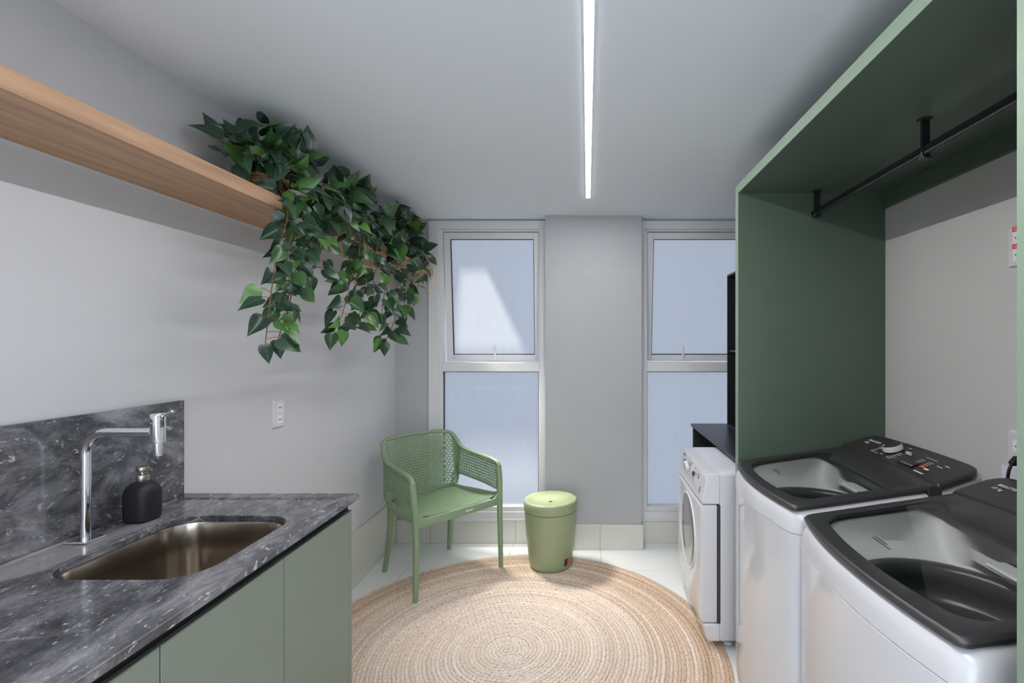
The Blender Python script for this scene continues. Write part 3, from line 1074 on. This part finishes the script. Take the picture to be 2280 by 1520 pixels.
for y in (2.112, 1.436, .80):
    MB().box(-.011, .013, y - .004 - 1.45, y + .004 - 1.45, -.024, .0925, .001).box(-.016, .016, y - .014 - 1.45, y + .014 - 1.45, .088, .0925, .001).box(-.011, .013, y - .012 - 1.45, y + .012 - 1.45, -.026, -.018, .001).build('bracket', M_blackm, rail)

# ------------------------------------------------------------------ washers
def washer(name, label, y0, y1, brand_lines, near):
    yc = (y0 + y1) / 2
    t = thing(name, label, 'washing machine', (.65, yc, 0))
    X0 = .645
    def T(L):
        return [(x - .65, y - yc, z) for x, y, z in L]
    bow = .045
    XB = 1.262
    a, b = y0, y1
    # cabinet shell
    MB().loft([T(rr(X0 + i, XB, a + i, b - i, .03, z, bow)) for z, i in ((.025, .006), (.03, .0), (.40, .0), (.795, 0), (.7965, .003))], True, False).build('shell', M_white, t, smooth=True, sharp=30)
    mb = MB()
    for fx in (.72, 1.2):
        for fy in (a + .07, b - .07):
            mb.lathe([(.001, .0), (.024, .0), (.024, .026)], (fx - .65, fy - yc, 0.0), 16)
    mb.build('feet', M_black, t)
    # white top cover: apron, rounded shoulder, deck, funnel
    def zt(x, y):
        return .872 + max(0, (x - X0)) * .145 - .010 * ((y - yc) / .31) ** 2
    cxd, cyd = .885, yc
    L = []
    L.append(rr(X0 + .004, XB - .004, a + .004, b - .004, .03, .7965, bow))
    L.append(rr(X0, XB, a, b, .032, .799, bow))
    L.append(rr(X0 + .001, XB, a + .001, b - .001, .034, .835, bow))
    L.append(rr(X0 + .006, XB - .002, a + .006, b - .006, .036, lambda x, y: zt(x, y) - .016, bow))
    L.append(rr(X0 + .013, XB - .004, a + .012, b - .012, .038, lambda x, y: zt(x, y) - .006, bow))
    L.append(rr(X0 + .024, XB - .006, a + .022, b - .022, .04, lambda x, y: zt(x, y) - .001, bow))
    hx0, hx1, ha, hb = X0 + .062, 1.03, a + .055, b - .055
    L.append(rr(hx0 - .008, hx1 + .004, ha - .008, hb + .008, .05, lambda x, y: zt(x, y) - .001, bow))
    L.append(rr(hx0, hx1, ha, hb, .05, lambda x, y: zt(x, y) - .008, bow))
    L.append(rr(hx0 + .006, hx1 - .01, ha + .006, hb - .006, .07, lambda x, y: zt(x, y) - .03, bow))
    l2 = rr(hx0 + .012, hx1 - .02, ha + .02, hb - .02, .12, .83, bow * .6)
    L.append(l2)
    c1 = circ_like(l2, .855, cyd, .212, .805)
    L.append(c1)
    L.append(circ_like(c1, .855, cyd, .207, .80))
    L.append(circ_like(c1, .855, cyd, .207, .785))
    MB().loft([T(q) for q in L[:8]]).build('top_cover', M_whitep, t, smooth=True, sharp=35)
    MB().loft([T(q) for q in L[7:]]).build('tub_funnel', M_tubw, t, smooth=True, sharp=35)
    # drum: balance ring, steps, agitator
    MB().lathe([(.214, .788), (.212, .796), (.204, .799), (.192, .797), (.184, .788), (.182, .762), (.190, .752), (.196, .745), (.197, .715), (.188, .705), (.184, .70), (.184, .66), (.19, .65), (.19, .40), (.17, .385), (.001, .385)], (.855 - .65, 0, 0), 64).build('drum', M_drum, t, smooth=True, sharp=45)
    mb = MB().lathe([(.17, .386), (.15, .40), (.09, .42), (.055, .46), (.045, .60), (.048, .66), (.035, .672), (.001, .674)], (.855 - .65, 0, 0), 40)
    for k in range(4):
        an = k * PI / 2 + .4
        mb.sweep([(.205 + .03 * math.cos(an), .03 * math.sin(an), .58), (.205 + .10 * math.cos(an), .10 * math.sin(an), .44), (.205 + .16 * math.cos(an), .16 * math.sin(an), .40)], .02, .06, n=8)
    mb.build('agitator', M_drum, t, smooth=True, sharp=40)
    # detergent drawer panel at the rear of the funnel, near side
    dp = MB().box(hx1 - .075 - .65, hx1 - .012 - .65, -.20, .02, .862, .872, .004)
    dpo = dp.build('dispenser_cover', M_tubw, t)
    box_ = MB().box(hx1 - .075 - .65, hx1 - .069 - .65, -.16, -.10, .8725, .8732)
    box_.build('small_label', M_printd, dpo)
    # lid: raised black frame with a glass pane
    def zl(x, y):
        return .893 + max(0, (x - X0)) * .145 - .010 * ((y - yc) / .31) ** 2
    lx0, lx1, la, lb = X0 + .004, 1.098, a + .012, b - .012
    gx0, gx1, ga, gb = X0 + .050, .985, a + .052, b - .052
    K = dict(rs=(.008, .008, .016, .016))
    Lo = [rr(gx0 - .004, gx1 + .004, ga - .004, gb + .004, .05, lambda x, y: zl(x, y) - .014, bow),
          rr(lx0 + .012, lx1 - .001, la + .010, lb - .010, 0, lambda x, y: zl(x, y) - .022, bow, **K),
          rr(lx0 + .002, lx1, la + .002, lb - .002, 0, lambda x, y: zl(x, y) - .017, bow, **K),
          rr(lx0, lx1, la, lb, 0, lambda x, y: zl(x, y) - .008, bow, **K),
          rr(lx0 + .004, lx1, la + .004, lb - .004, 0, lambda x, y: zl(x, y) - .002, bow, **K),
          rr(lx0 + .008, lx1 - .001, la + .008, lb - .008, 0, zl, bow, **K),
          rr(lx0 + .018, lx1 - .004, la + .018, lb - .018, 0, zl, bow, **K),
          rr(lx0 + .0195, lx1 - .005, la + .0195, lb - .0195, 0, lambda x, y: zl(x, y) - .0015, bow, **K)]
    # aperture: rounded front corners, rear edge stepping forward in the middle
    def ap(i, dz):
        q = rr(gx0 + i, gx1 + .035 - i, ga + i, gb - i, 0, 0, bow * .9, rs=(.04, .04, .05, .05))
        out = []
        for x, y, _ in q:
            if x > .88:
                e_ = min(1, max(0, (gb - .045 - y) / .09))
                e_ = e_ * e_ * (3 - 2 * e_)
                x = min(x, gx1 + .035 - i - .055 * e_)
            out.append((x, y, zl(x, y) + dz))
        return out
    Lo.append(ap(-.002, -.0015))
    Lo.append(ap(0, -.003))
    Lo.append(ap(.001, -.012))
    lid = MB().loft([T(q) for q in Lo]).build('lid_frame', M_lid, t, smooth=True, sharp=35)
    g = T(ap(.0005, -.004))
    cz = sum(p[2] for p in g) / len(g)
    n = len(g)
    cxx = sum(p[0] for p in g) / n
    ctr = (cxx, 0, zl(cxx + .65, yc) - .004)
    mid = [((p[0] + cxx) / 2, p[1] / 2, zl((p[0] + cxx) / 2 + .65, yc + p[1] / 2) - .004) for p in g]
    vs = g + mid + [ctr]
    fs = [(j, (j + 1) % n, n + (j + 1) % n, n + j) for j in range(n)] + [(n + j, n + (j + 1) % n, 2 * n) for j in range(n)]
    mesh_obj('lid_glass', vs, fs, M_lidglass, lid, smooth=True)
    # little printed mark on the glass
    for k_, (mx, my, ln) in enumerate(((.735, yc + .07, .05), (.727, yc + .055, .075))):
        MB().add([(mx - .65, my - yc - ln / 2, zl(mx, my) - .0030), (mx + .004 - .65, my - yc - ln / 2, zl(mx, my) - .0030), (mx + .004 - .65, my - yc + ln / 2, zl(mx, my) - .0030), (mx - .65, my - yc + ln / 2, zl(mx, my) - .0030)], [(0, 1, 2, 3)]).build('glass_print', M_printd, lid)
    # console
    def zc(x, y):
        return .962 + (x - 1.10) * .33 - .008 * ((y - yc) / .31) ** 2
    kx0, kx1, ka, kb = 1.100, 1.247, a + .006, b - .006
    K2 = dict(rs=(.05, .05, .006, .006))
    # white rear housing flaring up to the console
    MB().loft([T(rr(kx0 + .012, XB, a + .02, b - .02, .03, lambda x, y: zt(x, y) - .004)), T(rr(kx0 + .004, XB - .004, a + .012, b - .012, .035, lambda x, y: zc(x, y) - .028))], False, True).build('rear_housing', M_whitep, t, smooth=True, sharp=35)
    con = MB().loft([T(q) for q in (rr(kx0 + .002, kx1 - .006, ka + .006, kb - .006, 0, lambda x, y: zc(x, y) - .028, **K2),
                                    rr(kx0, kx1, ka, kb, 0, lambda x, y: zc(x, y) - .020, **K2),
                                    rr(kx0, kx1, ka, kb, 0, lambda x, y: zc(x, y) - .007, **K2),
                                    rr(kx0 + .002, kx1 - .006, ka + .006, kb - .006, 0, lambda x, y: zc(x, y) - .0005, **K2),
                                    rr(kx0 + .003, kx1 - .014, ka + .014, kb - .014, 0, zc, **K2))], True, True).build('control_console', M_console, t, smooth=True, sharp=25)
    MB().box(1.07 - .65, 1.115 - .65, a - yc + .008, a - yc + .040, .885, .95, .003).build('hinge_cover', M_lid, t)
    # console print and controls; slope angle of the console
    sl_ = math.atan(.33)
    rot = Euler((0, -sl_, 0)).to_matrix().to_4x4() @ Euler((0, 0, -PI / 2)).to_matrix().to_4x4()
    re = rot.to_euler()
    def on(x, dy, dz=.0006):
        return (x - .65, dy, zc(x, yc + dy) + dz)
    W = (y1 - y0)
    text_obj('brand_lettering', brand_lines[0], .017, on(1.188, W / 2 - .065), re, M_print, t, sx=1.0)
    text_obj('capacity_lettering', brand_lines[1], .017, on(1.168, W / 2 - .065), re, M_print, t)
    kn = MB().lathe([(.036, .0), (.0355, .018), (.034, .021)], n=40).build('knob_ring', M_whitep, t, smooth=True, sharp=40)
    kn.location = on(1.178, .055)
    kn.rotation_euler = (0, -sl_, 0)
    kt = MB().lathe([(.0345, .0205), (.033, .022), (.030, .0222), (.001, .0222)], n=40).build('knob_cap', M_lid, kn, smooth=True, sharp=40)
    MB().box(-.028, -.02, .008, .014, .0222, .0226).build('knob_mark', M_print, kn)
    # printed dashes: one mesh of flat print
    rnd = random.Random(5)
    pm = MB()
    def dash(x, dy, ln, th=.0028):
        p = [(x - th / 2, dy + ln / 2), (x + th / 2, dy + ln / 2), (x + th / 2, dy - ln / 2), (x - th / 2, dy - ln / 2)]
        pm.add([on(q[0], q[1], .0007) for q in p], [(0, 1, 2, 3)])
    for i in range(5):
        dash(1.128 + .010 * i, .108, .022 - .002 * (i % 3))
    for i in range(5):
        dash(1.124 + .011 * i, -.004 - .004 * (i % 2), .022 + .006 * (i % 2))
    dash(1.130, .05, .020)
    dash(1.126, .08, .02)
    dash(1.190, -.02, .03, .008)
    dash(1.180, -.035, .03, .005)
    dash(1.215, .01, .016)
    for i in range(6):
        dash(1.160 + .009 * (i % 3), -.115 - .04 * (i // 3), .022, .002)
    dash(1.198, -.13, .06, .002)
    for i in range(4):
        dash(1.130, -.075 - .016 * i, .010, .003)
    dash(1.175, -.20, .025, .003)
    dash(1.190, -.215, .02, .004)
    dash(1.140, -.185, .022, .008)
    dash(1.113, -.185, .045, .005)
    tag(pm.build('panel_print', M_print, t), kind='stuff')
    pm = MB()
    p = [(1.150, -.045), (1.172, -.045), (1.150, -.13), (1.125, -.13), (1.125, -.045)]
    dd = [(1.122, -.035), (1.165, -.045), (1.165, -.125), (1.122, -.135)]
    pm.add([on(x, y_, .0004) for x, y_ in dd], [(0, 3, 2, 1)])
    pm.build('display', M_lid, t)
    MB().add([on(x, y_, .0009) for x, y_ in ((1.140, -.148), (1.153, -.148), (1.153, -.168), (1.140, -.168))], [(0, 3, 2, 1)]).build('start_button', M_orange, t)
    return t
washer('washing_machine', 'white top-loading washer with dark glass lid, beside the white dryer and far green panel', 1.535, 2.146, ('BRASTEMP', '12kg'), False)
washer('washing_machine', 'white top-loading washer with dark glass lid, nearest the camera', .838, 1.492, ('BRASTEMP', '15 kg'), True)

# ------------------------------------------------------------------ dryer
dr = thing('tumble_dryer', 'white front-loading dryer with a round glass door, under the black shelf', 'dryer', (.60, 2.515, RZ))
DX, DY, DZ = .60, 2.515, RZ
ya, yb = 2.228, 2.802
hw = (yb - ya) / 2
def ringYZ(x, i, z0, z1, r=.012, xtop=None, bowx=0.0):
    bowx = min(bowx, .008)
    pts = rr(-hw + i, hw - i, z0, z1, r, 0)
    out = []
    for y, z, _ in pts:
        xx = x
        if bowx:
            xx = x - bowx * max(0, 1 - (y / hw) ** 2) * (0.35 + .65 * max(0, 1 - ((z - .40) / .42) ** 2))
        if xtop is not None:
            f = (z - z0) / (z1 - z0)
            xx = x * (1 - f) + xtop * f
        out.append((xx, y, z))
    return out
zo = -DZ
# body
MB().loft([ringYZ(.0, .004, .035, .792), ringYZ(.004, 0, .032, .795), ringYZ(.545, 0, .032, .795), ringYZ(.55, .004, .036, .79)], True, True).build('cabinet_body', M_white, dr, smooth=True, sharp=40)
mb = MB()
for fx in (.05, .5):
    for fy in (-hw + .05, hw - .05):
        mb.lathe([(.001, 0), (.022, 0), (.022, .012), (.012, .013), (.012, .034)], (fx, fy, 0), 16)
mb.build('feet', M_whitep, dr)
# control fascia, sloping out to the bottom
MB().loft([ringYZ(-.002, .001, .655, .794, .006), ringYZ(-.030, .001, .655, .794, .006, xtop=-.018), ringYZ(-.078, .002, .655, .794, .008, xtop=-.050), ringYZ(-.083, .008, .662, .789, .008, xtop=-.055)], True, True).build('control_fascia', M_whitep, dr, smooth=True, sharp=35)
# dished front with door opening
F = []
F.append(ringYZ(-.012, .006, .118, .650, .006))
F.append(ringYZ(-.03, .003, .116, .651, .008))
F.append(ringYZ(-.078, .003, .116, .651, .012, bowx=.016))
F.append(ringYZ(-.084, .012, .124, .642, .014, bowx=.022))
L0 = ringYZ(-.086, .03, .14, .645, .03, bowx=.008)
F.append(L0)
def circYZ(L, r, x, cz=.452, cyy=-.035):
    out = []
    for _, y, z in L:
        a = math.atan2(z - cz, y - cyy)
        out.append((x, cyy + r * math.cos(a), cz + r * math.sin(a)))
    return out
F.append(circYZ(L0, .186, -.0945))
F.append(circYZ(L0, .180, -.0945))
MB().loft(F, True, False).build('front_panel', M_white, dr, smooth=True, sharp=50)
dd = circYZ(L0, .190, -.119)
dn = MB().loft([circYZ(L0, .184, -.094), circYZ(L0, .183, -.099), circYZ(L0, .176, -.100), circYZ(L0, .171, -.096)]).build('door_ring', M_frame, dr, smooth=True, sharp=50)
MB().loft([circYZ(L0, .173, -.0945), circYZ(L0, .165, -.098), circYZ(L0, .12, -.102), circYZ(L0, .06, -.104), circYZ(L0, .001, -.1045)], False, True).build('door_glass', M_glassd, dr, smooth=True, sharp=60)
# kick panel
MB().loft([ringYZ(-.002, .002, .034, .112, .004), ringYZ(-.05, .002, .034, .112, .006, xtop=-.066), ringYZ(-.058, .008, .04, .106, .006, xtop=-.074)], True, True).build('kick_panel', M_whitep, dr, smooth=True, sharp=40)
# groove in the side
MB().box(-.010, .004, -hw + .001, hw - .001, .116, .651).build('side_groove', M_printd, dr)
# knob and buttons on the fascia; fascia slope
sf = math.atan(.028 / .139)
def onf(y, z, d=.001):
    f = (z - .655) / .139
    return (-.083 + .028 * f - d, y, z)
kb_ = MB().lathe([(.031, 0), (.030, .014), (.026, .018), (.001, .018)], n=32, axis='x').build('dial', M_whitep, dr, smooth=True, sharp=40)
kb_.location = onf(.09, .735)
kb_.rotation_euler = (0, sf, PI)
MB().lathe([(.001, .0181), (.0215, .0181), (.0215, .0205), (.001, .0205)], n=32, axis='x').build('dial_cap', M_glassd, kb_)
for y, z in ((.165, .742), (-.06, .735)):
    mb = MB().box(-.008, .0, -.011, .011, -.011, .011, .002)
    o = mb.build('button', M_printd, dr)
    o.location = onf(y, z)
    o.rotation_euler = (0, sf, 0)
pr = MB()
for y, z, w_, h_ in ((.215, .770, .05, .008), (.165, .720, .018, .003), (.03, .762, .03, .003), (.03, .750, .022, .003), (.03, .738, .03, .003), (.03, .726, .022, .003), (-.0, .704, .02, .003), (-.06, .762, .03, .003), (-.06, .712, .022, .003), (-.105, .745, .02, .003), (-.15, .745, .008, .022), (-.21, .70, .012, .03)):
    A = [(y - w_ / 2, z - h_ / 2), (y + w_ / 2, z - h_ / 2), (y + w_ / 2, z + h_ / 2), (y - w_ / 2, z + h_ / 2)]
    pr.add([onf(p[0], p[1], .0015) for p in A], [(0, 1, 2, 3)])
tag(pr.build('fascia_print', M_printd, dr), kind='stuff')

# ------------------------------------------------------------------ black shelf over dryer and niche unit
bs = thing('console_shelf', 'black laminate shelf bridging over the white dryer', 'shelf', (.72, 2.80, 0))
MB().box(0, XR - .002 - .72, 2.192 - 2.8, YB - .014 - 2.8, .818, .836, .0006).build('top_board', M_black, bs)
MB().box(.012, XR - .03 - .72, YB - .034 - 2.8, YB - .0145 - 2.8, .0, .8178, .0006).build('end_panel', M_black, bs)
nu = thing('open_cupboard', 'tall black open cupboard standing on the black shelf behind the green panel', 'cupboard', (.95, 2.79, .836))
def U(n, *q):
    MB().box(*q, .0006).build(n, M_black, nu)
dy0, dy1, dxx, hz = 2.192 - 2.79, YB - .09 - 2.79, XR - .002 - .95, 1.022
U('side_panel', 0, dxx, dy1 - .012, dy1, 0, hz)
U('side_panel', 0, dxx, dy0, dy0 + .012, 0, hz)
U('top_board', 0, dxx, dy0 + .0125, dy1 - .0125, hz - .012, hz)
U('back_board', dxx - .008, dxx, dy0 + .0125, dy1 - .0125, 0.012, hz - .0125)
U('bottom_board', 0, dxx, dy0 + .0125, dy1 - .0125, 0, .0118)
U('inner_shelf', .01, dxx - .009, dy0 + .0125, dy1 - .0125, .50, .512)

# ------------------------------------------------------------------ trailing plants
def leafmesh(w, fold, curl, tipc):
    """heart-shaped leaf, stalk at origin, tip at y=1; x half width w"""
    rows = [(-.10, .0), (-.13, .22), (-.06, .40), (.08, .50), (.25, .50), (.42, .43), (.58, .33), (.74, .20), (.88, .09), (1.0, .012)]
    v, f = [], []
    v.append((0, 0.0, 0))
    rings = []
    for i, (y, hx) in enumerate(rows):
        hx = hx * w
        z = -curl * (y ** 2) + (tipc * max(0, y - .7))
        row = []
        ym = max(y, 0.0) if i < 3 else y
        for sx in (-1, -.5, 0, .5, 1):
            yy = y if abs(sx) > .1 else ym
            if i < 3 and abs(sx) == .5:
                yy = y * 0.9
            zz = z + fold * abs(sx) * hx * 2 - .25 * (abs(sx) ** 2) * hx * .9
            row.append((sx * hx, yy, zz))
        rings.append(row)
    vs = []
    for r in rings[1:]:
        vs += r
    n = len(rings) - 1
    fs = []
    for i in range(n - 1):
        for j in range(4):
            fs.append((i * 5 + j, i * 5 + j + 1, (i + 1) * 5 + j + 1, (i + 1) * 5 + j))
    me = bpy.data.meshes.new('leaf')
    me.from_pydata(vs, [], fs)
    me.polygons.foreach_set('use_smooth', [True] * len(me.polygons))
    me.materials.append(M_leaf)
    me.update()
    return me
LEAVES = [leafmesh(.80, .30, .25, 0), leafmesh(.72, .10, .35, .15), leafmesh(.86, .5, .1, -.2), leafmesh(.66, .2, .5, 0.1), leafmesh(.78, -.1, .2, .2)]

def at(px, py, X):
    d = 1095 * (-X) / (1308 - px)
    return Vector((X, d, 1.4 + (762 - py) * d / 1095))

def leaf(root, p, direction, normal, size, rnd):
    y = direction.normalized()
    z = (normal - y * normal.dot(y))
    if z.length < 1e-3:
        z = Vector((0, 0, 1)) - y * y.z
    z.normalize()
    x = y.cross(z)
    o = bpy.data.objects.new('leaf', rnd.choice(LEAVES))
    M = Matrix((x, y, z)).transposed().to_4x4()
    o.matrix_local = Matrix.Translation(p - root.location) @ M @ Matrix.Scale(size, 4)
    COL.objects.link(o)
    o.parent = root
    return o

def plant(label, base, blobs, strands, seed, sz):
    rnd = random.Random(seed)
    root = thing('trailing_plant', label, 'plant', base, 0, 'trailing plants on the oak shelf')
    # basket
    prof = [(.001, .0), (.060, .0), (.066, .01), (.074, .05), (.080, .085), (.083, .09), (.079, .094), (.074, .086), (.06, .075), (.001, .075)]
    MB().lathe(prof, n=28).build('basket', M_basket, root, smooth=True, sharp=50)
    weave = MB()
    for k in range(8):
        z = .008 + k * .011
        r = .0645 + (.08 - .0645) * z / .085
        ring = [(r * math.cos(a) * (1 + .012 * math.cos(14 * a + k * PI)), r * math.sin(a) * (1 + .012 * math.cos(14 * a + k * PI)), z) for a in [2 * PI * i / 56 for i in range(56)]]
        weave.sweep(ring, .007, .009, n=6, p=2, closed=True)
    weave.build('weave', M_basket, root, smooth=True)
    stems = MB()
    nleaf = 0
    top = Vector(base) + Vector((0, 0, .09))
    # bushy head
    for (px, py, X, rad, n) in blobs:
        c = at(px, py, X)
        n = int(n * 1.15)
        for _ in range(n):
            d = Vector((rnd.gauss(0, 1), rnd.gauss(0, 1), rnd.gauss(0, .9)))
            d.normalize()
            r = rad * (rnd.random() ** .45)
            p = c + d * r
            p.x = max(p.x, XL + .05)
            p.z = min(p.z, ZC - .04)
            if p.x < -1.085 and p.z < 1.925:
                p.z = 1.925 + rnd.random() * .04
            dr_ = (d * .8 + Vector((.15, -.1, -.35 if p.z < 2.05 else .25)) + Vector((rnd.gauss(0, .4), rnd.gauss(0, .4), rnd.gauss(0, .4))))
            nm = Vector((.75, -.75, .45)) + Vector((rnd.gauss(0, .5), rnd.gauss(0, .5), rnd.gauss(0, .5)))
            s_ = sz * rnd.uniform(.5, 1.05)
            tipp = p + dr_.normalized() * s_
            if tipp.x < XL + .01 or tipp.z > ZC - .01 or (tipp.x < -1.08 and tipp.z < 1.915):
                dr_ = Vector((abs(dr_.x) + .3, dr_.y, max(0, .1) if p.z > 2.1 else abs(dr_.z)))
                if p.z > 2.12:
                    dr_.z = -.1
            leaf(root, p, dr_, nm, s_, rnd)
            nleaf += 1
            q = top.lerp(p, .35) + Vector((0, 0, .02))
            if rnd.random() < .45:
                stems.sweep([top, q, p], .0028, .0028, n=5, p=2)
    # hanging strands
    for path, n, size in strands:
        P = [at(*q) for q in path]
        C = catmull([top + Vector((.04, 0, 0))] + P, 8)
        stems.sweep(C, .0034, .0034, up=(1, 0, 0), n=6, p=2)
        n = int(n * 1.45)
        for i in range(n):
            f = (i + rnd.random() * .6) / n
            f = .14 + .86 * min(1, f)
            k = min(len(C) - 1, int(f * (len(C) - 1)))
            p = C[k]
            an = rnd.random() * 2 * PI
            side = Vector((math.cos(an) * .9 + .15, math.sin(an), rnd.uniform(-.35, .25)))
            st_ = p + side * rnd.uniform(.015, .05)
            st_.x = max(st_.x, XL + .04)
            if st_.x < -1.07 and 1.86 < st_.z < 1.93:
                st_.x = -1.06
            stems.sweep([p, p.lerp(st_, .6) + Vector((0, 0, .006)), st_], .002, .002, n=4, p=2)
            dr_ = Vector((side.x * .8, side.y * .8, -1.0 + rnd.uniform(-.1, .8)))
            nm = Vector((.7, -.8, .2)) + Vector((rnd.gauss(0, .65), rnd.gauss(0, .65), rnd.gauss(0, .5)))
            leaf(root, st_, dr_, nm, size * rnd.uniform(.75, 1.15), rnd)
            nleaf += 1
        leaf(root, C[-1], Vector((rnd.gauss(0, .2), 0, -1)), Vector((.6, -.8, .1)), size * .9, rnd)
    stems.v = [(a - base[0], b - base[1], c - base[2]) for a, b, c in stems.v]
    stems.build('stems', M_stem, root)
    return nleaf

ST = 1.912
nA = plant('trailing plant with large dark green leaves in a wicker basket, nearest on the oak shelf', (-1.20, 1.82, ST),
      [(535, 320, -1.20, .08, 15), (575, 300, -1.20, .07, 9), (590, 330, -1.18, .10, 20), (640, 370, -1.14, .12, 34), (680, 350, -1.16, .07, 7), (650, 440, -1.06, .08, 16), (700, 420, -1.12, .09, 16)],
      [([(640, 470, -1.03), (618, 560, -1.02), (604, 650, -1.01), (590, 770, -1.0)], 17, .062),
       ([(672, 480, -1.02), (660, 570, -1.01), (648, 660, -1.0), (618, 760, -.99)], 17, .062),
       ([(700, 500, -1.02), (700, 570, -1.01), (690, 620, -1.0)], 13, .062),
       ([(655, 480, -1.03), (640, 560, -1.0), (645, 620, -.98), (640, 700, -.98)], 15, .06)], 11, .088)
nB = plant('trailing plant of mid-green heart-shaped leaves in a wicker basket, middle of the oak shelf', (-1.20, 2.42, ST),
      [(740, 430, -1.16, .10, 26), (790, 450, -1.14, .10, 24), (760, 500, -1.06, .10, 24), (820, 490, -1.12, .11, 26), (700, 510, -1.04, .07, 10)],
      [([(800, 560, -1.03), (782, 620, -1.02), (765, 690, -1.01), (740, 745, -1.0)], 15, .07),
       ([(825, 570, -1.02), (812, 640, -1.01), (800, 700, -1.0), (765, 740, -1.0)], 15, .066),
       ([(845, 560, -1.02), (832, 620, -1.0), (835, 700, -1.0)], 12, .066),
       ([(810, 540, -1.03), (800, 600, -1.02), (790, 650, -1.02)], 10, .07)], 23, .088)
nC = plant('trailing plant with small light-tipped leaves, farthest on the oak shelf near the window', (-1.20, 2.90, ST),
      [(872, 500, -1.15, .10, 30), (905, 520, -1.14, .10, 26), (860, 545, -1.07, .09, 20), (915, 560, -1.10, .10, 24), (900, 480, -1.2, .05, 6)],
      [([(895, 600, -1.04), (885, 680, -1.02), (872, 730, -1.01), (855, 765, -1.0)], 14, .07),
       ([(915, 600, -1.03), (905, 650, -1.02), (895, 700, -1.01)], 10, .068),
       ([(935, 560, -1.04), (938, 600, -1.03), (925, 660, -1.02)], 9, .068),
       ([(870, 590, -1.04), (858, 640, -1.02), (850, 700, -1.01)], 10, .068)], 37, .092)
print('leaves', nA, nB, nC)
